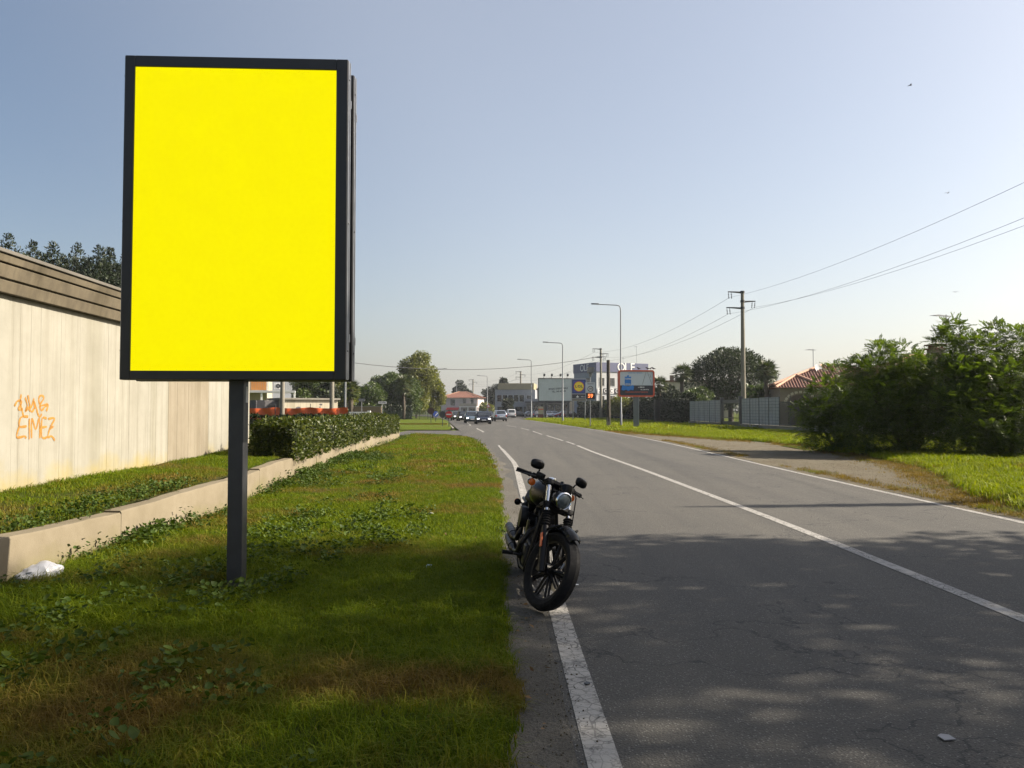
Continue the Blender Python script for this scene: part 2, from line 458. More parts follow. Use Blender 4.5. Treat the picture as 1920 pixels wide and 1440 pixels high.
def trunk_mesh(parent, h, r0, r1, limbs=(), lean=(0, 0), mat=None, base=(0, 0), name='trunk'):
    b = MB()
    pts = [(base[0] + lean[0] * t ** 1.5 + .06 * r0 * math.sin(5 * t), base[1] + lean[1] * t ** 1.5, -.1 + (h + .1) * t) for t in (0, .05, .25, .5, .75, 1)]
    b.tube(pts, [r0 * 1.35, r0 * 1.05, r0 * .92, r0 * .8, (r0 + r1) * .45, r1], 9)
    for p, q, rr in limbs:
        p, q = Vector(p), Vector(q); m = (p + q) / 2 + Vector((0, 0, -.12 * (q - p).length))
        b.tube([p, m, q], [rr, rr * .7, rr * .25], 6)
    return b.build(name, mat or BARK, parent)
def tree(name, label, loc, h, cr, cz, leafm, n=5000, ls=.3, lw=.5, clumps=26, crad=(.9, 1.6), tr=.22, group=None, shell=.5, flat=.8, low=-1.0, droop=.2, limbs=9, cat='tree', base_off=None):
    """trunk + crown; cr crown half-axes (3), cz centre height"""
    t = thing(name, label, cat, loc, 0, group)
    cen, rad = crown_clumps((0, 0, cz), cr, clumps, crad, shell, low)
    lim = []
    for k in range(min(limbs, len(cen))):
        z0 = max(h * .12, cz - cr[2] * rng.uniform(.3, 1.0)); lim.append(((0, 0, z0), tuple(cen[k]), tr * .42))
    trunk_mesh(t, cz + cr[2] * .45, tr, tr * .3, lim)
    P, Nn = clump_points(n, cen, rad, flat)
    D = unit(Nn * .7 + rng.normal(0, .6, (n, 3)) + np.array([0, 0, -droop]))
    leaf_obj('crown', P, D, ls * rng.uniform(.6, 1.25, n), lw, leafm, t, N=Nn + rng.normal(0, .5, (n, 3)))
    return t

def tuft(name, blades, hgt, spread, width, mat, bend=.5):
    V, T = [], []
    for b in range(blades):
        a = random.uniform(0, 6.283); d = Vector((math.cos(a), math.sin(a), 0)); s = Vector((-d.y, d.x, 0))
        r = spread * math.sqrt(random.random()); p = Vector((math.cos(a * 3.7) * r, math.sin(a * 3.7) * r, -.01))
        h = hgt * random.uniform(.45, 1.15); k = bend * random.uniform(.3, 1.5) * h; w = width * random.uniform(.6, 1.2)
        m = p + Vector((0, 0, h * .6)) + d * k * .3; tip = p + Vector((0, 0, h * (1 - .25 * bend))) + d * k
        o = len(V); V += [p - s * w, p + s * w, m + s * w * .8, m - s * w * .8, tip]
        T += [(o, o + 1, o + 2), (o, o + 2, o + 3), (o + 3, o + 2, o + 4)]
    me = np_mesh(name, np.array([tuple(v) for v in V]), np.array(T), mat, True)
    return bpy.data.objects.new(name, me)
def broad_tuft(name, n, size, spread, hgt, mat):
    """low plant: round leaves on short stems"""
    V, T = [], []
    for k in range(n):
        a = random.uniform(0, 6.283); r = spread * math.sqrt(random.random())
        c = Vector((math.cos(a) * r, math.sin(a) * r, hgt * random.uniform(.25, 1.0)))
        s = size * random.uniform(.55, 1.2)
        m = Euler((random.gauss(0, .5), random.gauss(0, .5), random.uniform(0, 6.28))).to_matrix()
        o = len(V); V.append(c + m @ Vector((0, 0, -s * .18)))
        nn = 7
        for j in range(nn):
            q = 2 * math.pi * j / nn; rr = s * .5 * (1.0 if j % 2 else .8)
            V.append(c + m @ Vector((math.cos(q) * rr, math.sin(q) * rr, 0)))
        T += [(o, o + 1 + j, o + 1 + (j + 1) % nn) for j in range(nn)]
    return bpy.data.objects.new(name, np_mesh(name, np.array([tuple(v) for v in V]), np.array(T), mat, True))
def scatter(name, P, sc, srcs, tilt=.12, label=None):
    """one stuff object: tufts on points"""
    me = bpy.data.meshes.new(name); n = len(P)
    me.vertices.add(n); me.vertices.foreach_set('co', np.ascontiguousarray(P, dtype=np.float32).ravel())
    def attr(nm, typ, val, key='value'):
        a = me.attributes.new(nm, typ, 'POINT'); a.data.foreach_set(key, np.ascontiguousarray(val).ravel())
    rot = np.stack([rng.normal(0, tilt, n), rng.normal(0, tilt, n), rng.uniform(0, 6.283, n)], -1).astype(np.float32)
    attr('rot', 'FLOAT_VECTOR', rot, 'vector'); attr('sc', 'FLOAT', sc.astype(np.float32)); attr('pick', 'INT', rng.integers(0, len(srcs), n).astype(np.int32))
    c = bpy.data.collections.new(name + '_sources')
    for s in srcs: c.objects.link(s)
    g = bpy.data.node_groups.new(name, 'GeometryNodeTree')
    g.interface.new_socket('Geometry', in_out='INPUT', socket_type='NodeSocketGeometry')
    g.interface.new_socket('Geometry', in_out='OUTPUT', socket_type='NodeSocketGeometry')
    N, L = g.nodes, g.links
    i, o = N.new('NodeGroupInput'), N.new('NodeGroupOutput')
    ins = N.new('GeometryNodeInstanceOnPoints'); ci = N.new('GeometryNodeCollectionInfo')
    ci.inputs[0].default_value = c; ci.inputs['Separate Children'].default_value = True; ci.inputs['Reset Children'].default_value = True
    def at_(nm, typ):
        a = N.new('GeometryNodeInputNamedAttribute'); a.data_type = typ; a.inputs[0].default_value = nm; return a.outputs[0]
    L.new(i.outputs[0], ins.inputs['Points']); L.new(ci.outputs[0], ins.inputs['Instance']); ins.inputs['Pick Instance'].default_value = True
    L.new(at_('pick', 'INT'), ins.inputs['Instance Index'])
    e2r = N.new('FunctionNodeEulerToRotation'); L.new(at_('rot', 'FLOAT_VECTOR'), e2r.inputs[0]); L.new(e2r.outputs[0], ins.inputs['Rotation'])
    L.new(at_('sc', 'FLOAT'), ins.inputs['Scale']); L.new(ins.outputs[0], o.inputs[0])
    ob = link(name, me); md = ob.modifiers.new('scatter', 'NODES'); md.node_group = g
    ob['kind'] = 'stuff'
    if label: ob['label'] = label
    return ob

# ------------------------------------------------------------------ the ground, the road
gx, gy = np.meshgrid(np.linspace(-700, 700, 15), np.linspace(-500, 900, 15), indexing='xy')
grid_mesh('ground', gx, gy, np.full_like(gx, -.12), FARGRASS)

XL = [(-40, -.6), (6, -.6), (20.3, -.9), (38.5, -2.1), (46, -3.0), (53, -3.4), (75, -5.6), (111, -9.2), (149, -14.0), (200, -21.5), (300, -46)]
XR = [(-40, 7.45), (20, 7.55), (40, 7.8), (58.7, 7.2), (80, 5.9), (124, 3.0), (149, 1.0), (200, -6), (300, -30)]
ys = np.concatenate([np.arange(-40, 0, 4), np.arange(0, 60, 1.0), np.arange(60, 302, 4)])
uu = np.linspace(0, 1, 13)
xl, xr = lerp(XL, ys), lerp(XR, ys)
RX = xl[:, None] + (xr - xl)[:, None] * uu[None]
RY = np.repeat(ys[:, None], 13, 1)
road = grid_mesh('road', RX, RY, np.zeros_like(RX), ASPH)
# side street that comes in from the left, and the parking lot in front of the shops
sx_ = np.linspace(-60, -2.0, 30); 
SX = np.repeat(sx_[None], 4, 0); SY = np.stack([49.0 + 0 * sx_, 53 + 0 * sx_, 57.0 + 0 * sx_, 60.5 + .03 * sx_])
grid_mesh('side_street', SX, SY, np.full_like(SX, -.012), ASPH)
px_ = np.linspace(-14, 44, 16); PX = np.repeat(px_[None], 3, 0); PY = np.stack([150 + 0 * px_, 190 + 0 * px_, 300 + 0 * px_])
grid_mesh('parking_lot', PX, PY, np.full_like(PX, -.008), ASPH)

def stripe(name, pts, w, z=.004, n=60, dens=None):
    """painted line along (x, y) points"""
    yy = np.linspace(pts[0][1], pts[-1][1], n); xx = np.interp(yy, [p[1] for p in pts], [p[0] for p in pts])
    k = np.ones(5) / 5; xs = np.convolve(np.pad(xx, 2, 'edge'), k, 'valid')
    dx, dy = np.gradient(xs), np.gradient(yy); L = np.hypot(dx, dy); nx, ny = dy / L, -dx / L
    offs = np.linspace(-.5, .5, 3)
    w = np.asarray(w) * np.ones(n)
    X = xs[:, None] + nx[:, None] * offs * w[:, None]; Y = yy[:, None] + ny[:, None] * offs * w[:, None]
    return grid_mesh(name, X, Y, np.full_like(X, z), LINE)
stripe('edge_line', [(.43, -6), (.43, 2.5), (.40, 3.33), (.365, 5.95), (.28, 10), (.22, 13.95), (.10, 22.3), (-.22, 28), (-.62, 34.5)], np.linspace(.155, .13, 60) * np.where(np.arange(60) > 54, .7, 1))
stripe('edge_line', [(6.95, -6), (7.08, 4), (7.08, 10.6), (7.04, 12.9), (7.18, 23.5), (7.45, 35), (7.4, 46), (6.85, 58.7), (5.6, 80), (2.7, 124)], .13)
stripe('centre_line', [(3.88, -6), (3.81, 5.72), (3.76, 10.38), (3.45, 20), (3.03, 29), (2.9, 34.2)], .14)
for a, b in (((2.88, 35.3), (2.72, 38.6)), ((2.66, 39.6), (2.12, 48.2)), ((1.98, 50), (1.55, 58)), ((1.4, 61), (.75, 69)), ((.5, 72), (-.6, 80))):
    stripe('dashed_line', [a, b], .13, n=8)
stripe('dashed_line', [(-1.95, 55.2), (-3.2, 68)], .16, n=8)
stripe('dashed_line', [(-4.2, 80), (-6.2, 104)], .16, n=8)

# left verge, rising slightly from the asphalt
EDGE = [(-40, -.05), (2.5, -.04), (3.33, .06), (4.2, .16), (5.0, .13), (6.76, .02), (9, .03), (12.4, .02), (16, -.12), (20.3, -.3), (28, -.8), (38.5, -1.7), (44, -2.4), (48.5, -4.2)]
LOW = [(-12, -4.75), (3, -4.62), (6.5, -4.38), (8.5, -4.27), (11.5, -4.36), (14, -4.6), (17.6, -4.92), (24.3, -5.4), (40.6, -5.97), (44, -6.05)]
def hL(x, y):
    e = lerp(EDGE, y) + .07 * wob(x * 3, y * 2.2) + .05 * wob(x * 9 + 4, y * 7)
    d = e - x
    end = sstep(49, 47, y)
    return -.05 + .085 * sstep(-.12, .35, d) * end + .03 * wob(x * 1.3, y * .9) * sstep(.2, 1, d) + .012 * wob(x * 5, y * 5) * sstep(0, .5, d) - .05 * (1 - end)
yv = np.concatenate([np.linspace(-12, 2, 30), 2 + 46.5 * np.linspace(0, 1, 260) ** 1.7])
t_ = np.linspace(0, 1, 90) ** .8
VX = (lerp(LOW, yv) - .06)[:, None] + (.6 - lerp(LOW, yv) + .06)[:, None] * t_[None] * np.ones_like(yv)[:, None]
VX = np.minimum(VX, (lerp(EDGE, yv) + .45)[:, None] + .0 * VX)
VY = np.repeat(yv[:, None], 90, 1)
grid_mesh('verge', VX, VY, hL(VX, VY), SOIL)
# dusty strip between the line and the grass
sy = np.concatenate([np.linspace(-8, 0, 8), np.linspace(.3, 48, 160)])
se = lerp(EDGE, sy)
sr = np.minimum(se + .16 + .10 * wob(sy * 1.7, sy * 0 + 2) + .08 * np.sin(sy * 2.3), lerp([(-8, .32), (3.3, .29), (6, .24), (14, .12), (22, -.02), (34, -.72), (48, -3.2)], sy))
HX = (se - .5)[:, None] + (sr - se + .5)[:, None] * np.linspace(0, 1, 5)[None]
grid_mesh('dirt_shoulder', HX, np.repeat(sy[:, None], 5, 1), np.full_like(HX, .0035), SHOULDER)

# terrace between the two walls
BIG = [(-6, -5.81), (9.75, -6.5), (20.4, -6.97)]
def zT(y): return lerp([(-6, .33), (6, .36), (9.7, .44), (13, .47), (20, .47), (45, .5)], y)
def hT(x, y):
    return zT(y) + .05 * wob(x * 1.4, y * .8) + .10 * sstep(-5.2, -6.6, x)
ty = np.linspace(-6, 44, 150); tu = np.linspace(0, 1, 30)
tx0 = np.where(ty < 20.6, lerp(BIG, ty) - .3, -14); tx1 = lerp(LOW, ty) - .22
TX = tx0[:, None] + (tx1 - tx0)[:, None] * tu[None]; TY = np.repeat(ty[:, None], 30, 1)
grid_mesh('terrace', TX, TY, hT(TX, TY), SOIL)
bx, by = np.meshgrid(np.linspace(-60, -6.5, 20), np.linspace(20.6, 48.5, 12))
grid_mesh('rear_lawn', bx, by, .30 + .05 * wob(bx * .5, by * .5), FARGRASS)

# right side: gravel lay-by and lawn
EDGR = [(-20, 7.9), (6, 7.45), (11.4, 7.65), (14, 8.2), (17, 9.2), (21, 10.7), (26, 11.7), (33, 12.4), (38, 12.0), (44, 10.3), (50, 8.8), (58, 7.7), (80, 6.5), (100, 5.3), (124, 3.4), (140, 2.6), (150, 3.2)]
def hR(x, y):
    e = lerp(EDGR, y) + .22 * wob(x * 1.1, y * .9) + .08 * wob(x * 5, y * 4)
    d = x - e
    return -.05 + .11 * sstep(-.15, .6, d) + .04 * wob(x * .8, y * .7 + 3) * sstep(.1, 1.2, d) + .42 * np.exp(-((x - 13.6) / 1.6) ** 2 - ((y - 31.5) / 2.6) ** 2) + .1 * sstep(12, 20, x)
ry = np.concatenate([np.linspace(-20, 5, 20), np.linspace(5.5, 60, 170), np.linspace(61, 149, 70)]); ru = np.linspace(0, 1, 80) ** 1.5
rx0 = lerp(EDGR, ry) - .7
GX = rx0[:, None] + (40 - rx0)[:, None] * ru[None]; GY = np.repeat(ry[:, None], 80, 1)
grid_mesh('right_verge', GX, GY, hR(GX, GY), FARGRASS)
gy_ = np.linspace(-15, 62, 90); gl = lerp([(-20, 7.2), (10.6, 7.2), (12.9, 7.15), (23.5, 7.3), (37, 7.6), (46, 7.5), (58.7, 6.95), (64, 6.6)], gy_) + .07 * np.sin(gy_ * 1.9)
GLX = gl[:, None] + (lerp(EDGR, gy_) + .9 - gl)[:, None] * np.linspace(0, 1, 9)[None]
grid_mesh('gravel_shoulder', GLX, np.repeat(gy_[:, None], 9, 1), np.full_like(GLX, .0045) + .004 * np.abs(wob(GLX * 2, np.repeat(gy_[:, None], 9, 1))) * np.linspace(0, 1, 9)[None], GRAVEL)
# traffic island on the left with its kerb
ix = np.linspace(-62, 0, 60); iy = np.linspace(0, 1, 26)
I0 = 62 + 0 * ix; IXr = lambda y: lerp([(60, -4.6), (64, -4.9), (75, -6.0), (100, -8.4), (130, -12)], y)
IY = I0[None] + iy[:, None] * 70; IX = -62 + (ix + 62)[None] / 62 * (IXr(IY) + 62)
IZ = .02 + .12 * sstep(0, .03, iy)[:, None] + .12 * sstep(.1, .5, iy)[:, None] + .03 * wob(IX * .4, IY * .4)
grid_mesh('traffic_island', IX, IY, IZ, FARGRASS)

# ------------------------------------------------------------------ grass
tufts_near = [tuft('grass_tuft', 16, h_, .06, .0022, GRASS, b) for b, h_ in ((.6, .085), (.9, .105), (1.2, .12), (.8, .07))]
tufts_mid = [tuft('grass_tuft', 14, .085, .10, .0042, GRASS, b) for b in (.6, .9, 1.2)]
tufts_far = [tuft('grass_tuft', 16, .10, .24, .010, GRASS, b) for b in (.6, .9)]
def verge_points(n, y0, y1, pw=1.0, off=.02):
    y = y0 + (y1 - y0) * rng.random(n) ** pw
    lo, hi = lerp(LOW, y) + .02, lerp(EDGE, y) + .1
    x = lo + (hi - lo) * rng.random(n)
    z = hL(x, y); k = (x < lerp(EDGE, y) - .03 + .1 * wob(x * 7, y * 5)) | (rng.random(n) < .15)
    k &= (np.hypot(x + 2.40, (y - 6.6) * .8) > .16 + .2 * rng.random(n) + .05 * wob(x * 4, y * 4))
    return np.stack([x, y, z], -1)[k & (z > .0)]
def dens_keep(P, lo=.45, s=1.0):
    w = np.clip(.72 + .5 * wob(P[:, 0] * 1.7 * s, P[:, 1] * 1.3 * s), lo, 1)
    return P[rng.random(len(P)) < w]
def sizes(P, a=.55, b=1.25):
    return (a + (b - a) * rng.random(len(P))) * np.clip(.9 + .45 * wob(P[:, 0] * .9 + 5, P[:, 1] * .8), .65, 1.45)
p = dens_keep(verge_points(46000, 2.0, 9.0)); scatter('verge_grass', p, sizes(p), tufts_near, .2, 'short mixed green and dry grass on the near verge')
p = dens_keep(verge_points(26000, 8.5, 20)); scatter('verge_grass', p, sizes(p), tufts_mid, .2, 'short mown grass along the low concrete wall')
p = dens_keep(verge_points(12000, 19, 47.5)); scatter('verge_grass', p, sizes(p), tufts_far, .15, 'far end of the mown grass strip')
y = 1.0 + 20.5 * rng.random(12000); lo, hi = lerp(BIG, y) + .02, lerp(LOW, y) - .30
x = lo + (hi - lo) * rng.random(12000); p = dens_keep(np.stack([x, y, hT(x, y)], -1)); scatter('terrace_grass', p, sizes(p, .4, .95), [tuft('grass_tuft', 14, .085, .10, .0042, GRASS, b) for b in (.6, 1.0)], .2, 'thin grass between the two concrete walls')
n = 26000; y = 8 + 52 * rng.random(n) ** 1.25; lo = lerp(EDGR, y); x = lo + (20 - lo) * rng.random(n) ** 1.2; z = hR(x, y); k = z > .03
p = np.stack([x, y, z], -1)[k]
GR2 = mat_grass('right_grass_blades', ((.085, .13, .002), (.165, .205, .003), (.24, .27, .006)), BROWNS, .5, (.56, .74))
scatter('right_verge_grass', p, sizes(p, .9, 2.2), [tuft('grass_tuft', 22, .11, .14, .0048, GR2, b) for b in (.5, .9)], .15, 'taller bright grass below the bushes')
n = 9000; y = 58 + 90 * rng.random(n) ** 1.5; lo = lerp(EDGR, y); x = lo + (20 - lo) * rng.random(n); p = np.stack([x, y, hR(x, y)], -1)
scatter('right_verge_grass', p, sizes(p, 1, 1.8), [tuft('grass_tuft', 16, .12, .5, .024, GR2, .7)], .1, 'bright mown grass around the roadside signs')
# broad-leaved weeds, thickest along the low wall and in the near corner
WEED = leafmat('weed_leaves', (.028, .056, .008), (.064, .105, .012), .6, .25, (.10, .14, .024), .2)
bt = [broad_tuft('weed_tuft', 18, .034, .11, .11, WEED), broad_tuft('weed_tuft', 24, .028, .13, .10, WEED), broad_tuft('weed_tuft', 14, .044, .11, .14, WEED)]
n = 9000; y = 2.3 + 24 * rng.random(n) ** 1.5; lo, hi = lerp(LOW, y) + .05, lerp(EDGE, y) - .1
u = rng.random(n) ** 1.9; x = lo + (hi - lo) * u
k = (.5 + .9 * wob(x * 1.2 + 9, y * .9) + .5 * wob(x * 4, y * 3.4)) > (.15 + .9 * u + .75 * rng.random(n))
k &= (np.hypot(x + 2.4, y - 6.5) > .3) & (np.hypot(x + 4.1, y - 6.75) > .4)
p = np.stack([x, y, hL(x, y)], -1)[k]; scatter('weeds', p, rng.uniform(.6, 1.5, len(p)), bt, .2, 'low broad-leaved weeds among the grass')
n = 330; y = 6 + 38 * rng.random(n) ** 1.2; x = lerp(LOW, y) + rng.normal(.14, .16, n); k = (y < 6.3) | (y > 7.5); p = np.stack([x, y, np.maximum(hL(x, y), .02)], -1)[k]; n = len(p)
scatter('wall_weeds', p, rng.uniform(.4, 1.5, n), [broad_tuft('weed_tuft', 30, .036, .15, .17, WEED), broad_tuft('weed_tuft', 20, .028, .11, .10, WEED)], .2, 'leafy weeds along the foot of the low wall')
DRYL = leafmat('dry_leaves', (.14, .07, .025), (.24, .14, .05), .8, .1, (.28, .19, .08))
n = 420; y = 2.4 + 7 * rng.random(n); x = lerp(EDGE, y) - 3.6 * rng.random(n) ** 1.3 + .1; z = np.maximum(hL(x, y), .006) + .012
D = unit(rng.normal(size=(n, 3)) * np.array([1, 1, .25]))
props(leaf_obj('fallen_leaves', np.stack([x, y, z], -1), D, rng.uniform(.02, .055, n), .55, DRYL, None, N=np.array([0, 0, 1.]) + rng.normal(0, .35, (n, 3))), 'dry fallen leaves scattered on grass and asphalt edge', kind='stuff')
# small stones at the asphalt edge
n = 900; y = 2.2 + 12 * rng.random(n) ** 1.4; x = lerp(EDGE, y) + rng.normal(.1, .09, n); b = MB()
for k in range(n):
    s = random.uniform(.002, .007); b.box((x[k], y[k], max(float(hL(x[k], y[k])), .004) + s * .3), (s * 1.4, s, s), 0, (random.random() * 3, random.random() * 3, random.random() * 3))
props(b.build('loose_stones', GRAVEL, smooth=0), 'loose chippings at the edge of the asphalt', kind='stuff')
n = 2600; y = 9 + 45 * rng.random(n) ** 1.3; a0 = lerp([(-20, 7.3), (12.9, 7.25), (23.5, 7.4), (37, 7.7), (58.7, 7.1)], y); x = a0 + (lerp(EDGR, y) + .3 - a0) * rng.random(n); b = MB()
for k in range(n):
    s = random.uniform(.005, .016); b.box((x[k], y[k], .008), (s * 1.4, s, s * .8), 0, (random.random() * 3, random.random() * 3, random.random() * 3))
props(b.build('lay_by_gravel', GRAVEL, smooth=0), 'grey gravel of the lay-by across the road', kind='stuff')

DRYG = mat_grass('dry_verge_grass', BROWNS[:1] + GREENS[1:], BROWNS, .6, (.36, .5))
n = 9000; y = 9 + 50 * rng.random(n) ** 1.2; x = lerp(EDGR, y) + rng.normal(.1, .38, n); x = np.where(rng.random(n) < .25, lerp([(-20, 7.3), (12.9, 7.25), (23.5, 7.4), (37, 7.7), (58.7, 7.1)], y) + .12 + np.abs(rng.normal(0, .25, n)), x)
k = (wob(x * 1.5, y * 1.2) > -.25) & (x > lerp([(-20, 7.3), (12.9, 7.25), (23.5, 7.4), (37, 7.7), (58.7, 7.1)], y) + .08); p = np.stack([x, y, np.maximum(hR(x, y), .004)], -1)[k]
scatter('lay_by_grass', p, rng.uniform(.3, .9, len(p)), [tuft('grass_tuft', 16, .10, .14, .005, DRYG, .9)], .2, 'dry sparse grass creeping over the gravel edge')

y = 7.2 + 4.5 * rng.random(70); x = lerp(LOW, y) - .22 - .35 * rng.random(70) ** 2; p = np.stack([x, y, hT(x, y) + .01], -1)
scatter('terrace_weeds', p, rng.uniform(.6, 1.5, 70), [broad_tuft('weed_tuft', 26, .032, .14, .13, WEED)], .25, 'weeds spilling over the top of the low wall')
for px, py, sc, lb in ((425, 1318, 1.0, 'dark leafy weed clump in the shaded foreground grass'), (150, 1250, 1.15, 'spreading round-leaved weed clump near the left picture edge'), (205, 1072, .9, 'leafy weed clump growing beside the white plastic bag'), (945, 1000, .7, 'small leafy weed clump at the asphalt edge behind the motorcycle')):
    g = gp(px, py); t = thing('weed_plant', lb, 'weed', (g.x, g.y, float(hL(g.x, g.y)) - .01)); o = broad_tuft('leaves', 75, .045 * sc, .24 * sc, .15 * sc, WEED); COL.objects.link(o); o.parent = t

# ------------------------------------------------------------------ big board-formed wall with its cornice
WALLD = mat_concrete('grey_patch_concrete', (.165, .142, .104), (.215, .19, .145), True, moss=(.24, .185, .055), mossh=.75, dark=(.12, .10, .07))
WL = math.hypot(18.4, .0441 * 18.4)
WROT = math.atan2(1, -.0441)
wall = thing('concrete_wall', 'tall pale board-marked concrete wall with orange graffiti and stepped cornice', 'wall', (-6.5 + .0441 * 7.75, 2.0, 0), WROT)
wall['kind'] = 'thing'
J = [0, 2.1, 4.2, 6.4, 8.64, 10.85, 13.07, 15.32, 17.5, WL]
for a, b in zip(J[:-1], J[1:]):
    m = MB(); x = a + .0015
    while x < b - .004:
        w = min(random.uniform(.07, .17), b - .0015 - x)
        if b - .0015 - x - w < .04: w = b - .0015 - x
        m.bb((x, random.choice((0, 0, 0, .001, .002, .003)), .1), (x + w, .16, 3.035)); x += w
    m.bb((a, .012, .1), (b, .3, 3.03))
    m.build('wall_panel', WALLD if abs(a - 13.07) < .01 else WALLC, wall, smooth=0)
CAPM = mat_concrete('grey_coping', (.085, .078, .068), (.13, .12, .105), False, dark=(.05, .045, .04))
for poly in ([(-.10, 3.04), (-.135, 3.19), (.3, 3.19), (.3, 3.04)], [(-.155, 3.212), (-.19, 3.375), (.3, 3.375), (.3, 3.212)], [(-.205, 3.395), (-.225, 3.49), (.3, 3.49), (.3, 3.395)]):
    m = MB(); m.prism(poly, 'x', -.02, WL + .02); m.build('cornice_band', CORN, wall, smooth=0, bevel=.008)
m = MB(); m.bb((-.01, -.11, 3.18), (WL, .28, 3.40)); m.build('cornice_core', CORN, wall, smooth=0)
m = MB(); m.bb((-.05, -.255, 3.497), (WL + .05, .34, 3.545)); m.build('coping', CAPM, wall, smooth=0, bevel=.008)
# orange graffiti, flat paint ribbons 2 mm proud of the boards
OR = paint('orange_spray_paint', (.27, .125, .016), .7, 0, .35, 14)
def on_wall(zx, zy):
    px, py = zx / 2.769, zy / 2.769 + 420
    u, dy, dz = ray(px, py); c = u / dy
    Y = -(6.5 - .0441 * 9.75) / (c + .0441); s = Y / dy
    return Vector((u * s, Y, HC + dz * s))
MW = (Matrix.Translation(wall.location) @ Matrix.Rotation(WROT, 4, 'Z')).inverted()
strokes = [[(110, 885), (104, 925), (113, 965), (122, 1000)], [(75, 945), (92, 918), (112, 925), (95, 962), (118, 962)], [(130, 900), (141, 940), (132, 972), (150, 950)], [(144, 888), (152, 930), (160, 955), (176, 905)],
    [(181, 960), (174, 920), (186, 950), (196, 988)], [(205, 935), (200, 905), (214, 890), (227, 905), (206, 942), (246, 935)], [(205, 942), (214, 968), (232, 950), (250, 940), (240, 972)], [(150, 960), (165, 975), (178, 955)], [(195, 985), (206, 1002), (216, 985)],
    [(146, 1000), (108, 1004), (100, 1050), (138, 1050)], [(100, 1050), (86, 1106), (128, 1102), (134, 1114)], [(152, 1010), (151, 1118)], [(163, 1112), (165, 1010), (185, 1066), (203, 1010), (207, 1112)],
    [(242, 1010), (218, 1012), (217, 1105), (246, 1106)], [(218, 1056), (243, 1052)], [(250, 1012), (283, 1010), (258, 1060), (277, 1050)], [(258, 1060), (248, 1105), (268, 1102), (284, 1124)]]
m = MB()
for st in strokes:
    pts = [MW @ on_wall(*q) for q in st]; P = []
    for i in range(len(pts) - 1):                       # Catmull-Rom through the stroke points
        p0, p1, p2, p3 = pts[max(i - 1, 0)], pts[i], pts[i + 1], pts[min(i + 2, len(pts) - 1)]
        for k in range(6):
            t = k / 6; P.append(.5 * ((2 * p1) + (p2 - p0) * t + (2 * p0 - 5 * p1 + 4 * p2 - p3) * t * t + (3 * p1 - p0 - 3 * p2 + p3) * t ** 3))
    P.append(pts[-1]); L = []
    for i, q in enumerate(P):
        d = (P[min(i + 1, len(P) - 1)] - P[max(i - 1, 0)]); d = Vector((d.x, 0, d.z)).normalized(); w = .0145 * (1 + .25 * math.sin(i * .9))
        L.append((q.x - d.z * w, q.z + d.x * w, q.x + d.z * w, q.z - d.x * w))
    v = [(a, -.003, b) for a, b, c, d in L] + [(c, -.003, d) for a, b, c, d in L]; n = len(L)
    m.add(v, [(i, i + 1, n + i + 1, n + i) for i in range(n - 1)])
m.build('graffiti', OR, wall, smooth=0)

# ------------------------------------------------------------------ low retaining wall, cast in sections
low = thing('low_retaining_wall', 'low stained concrete retaining wall running along the grass to the hedge', 'wall', (0, 0, 0))
low['kind'] = 'thing'
secs = [(-6, 4.4, .445), (4.4, 8.44, .445), (8.446, 14.1, .465), (14.106, 20.1, .49), (20.14, 27, .50), (27.04, 34, .50), (34.04, 40.8, .50)]
for a, b, h in secs:
    yy = np.linspace(a, b, 40); m = MB(); rings = []
    for q in yy:
        x = float(lerp(LOW, q)); e = .006 * math.sin(q * 3.1) + .010 * float(wob(q * 3.0, 1.0)) + .006 * float(wob(q * 11.0, 2.0))
        hh = h + .010 * math.sin(q * 1.3) + .010 * float(wob(q * 2.4, 5.0)) + .004 * float(wob(q * 12.0, 7.0))
        rings.append([(x - .20, q, -.2), (x, q, -.2), (x - .004 + e, q, hh - .02), (x - .018 + e, q, hh), (x - .185, q, hh + .004), (x - .20, q, hh - .02)])
    m.loft(rings); m.build('wall_section', LOWC, low, smooth=40)

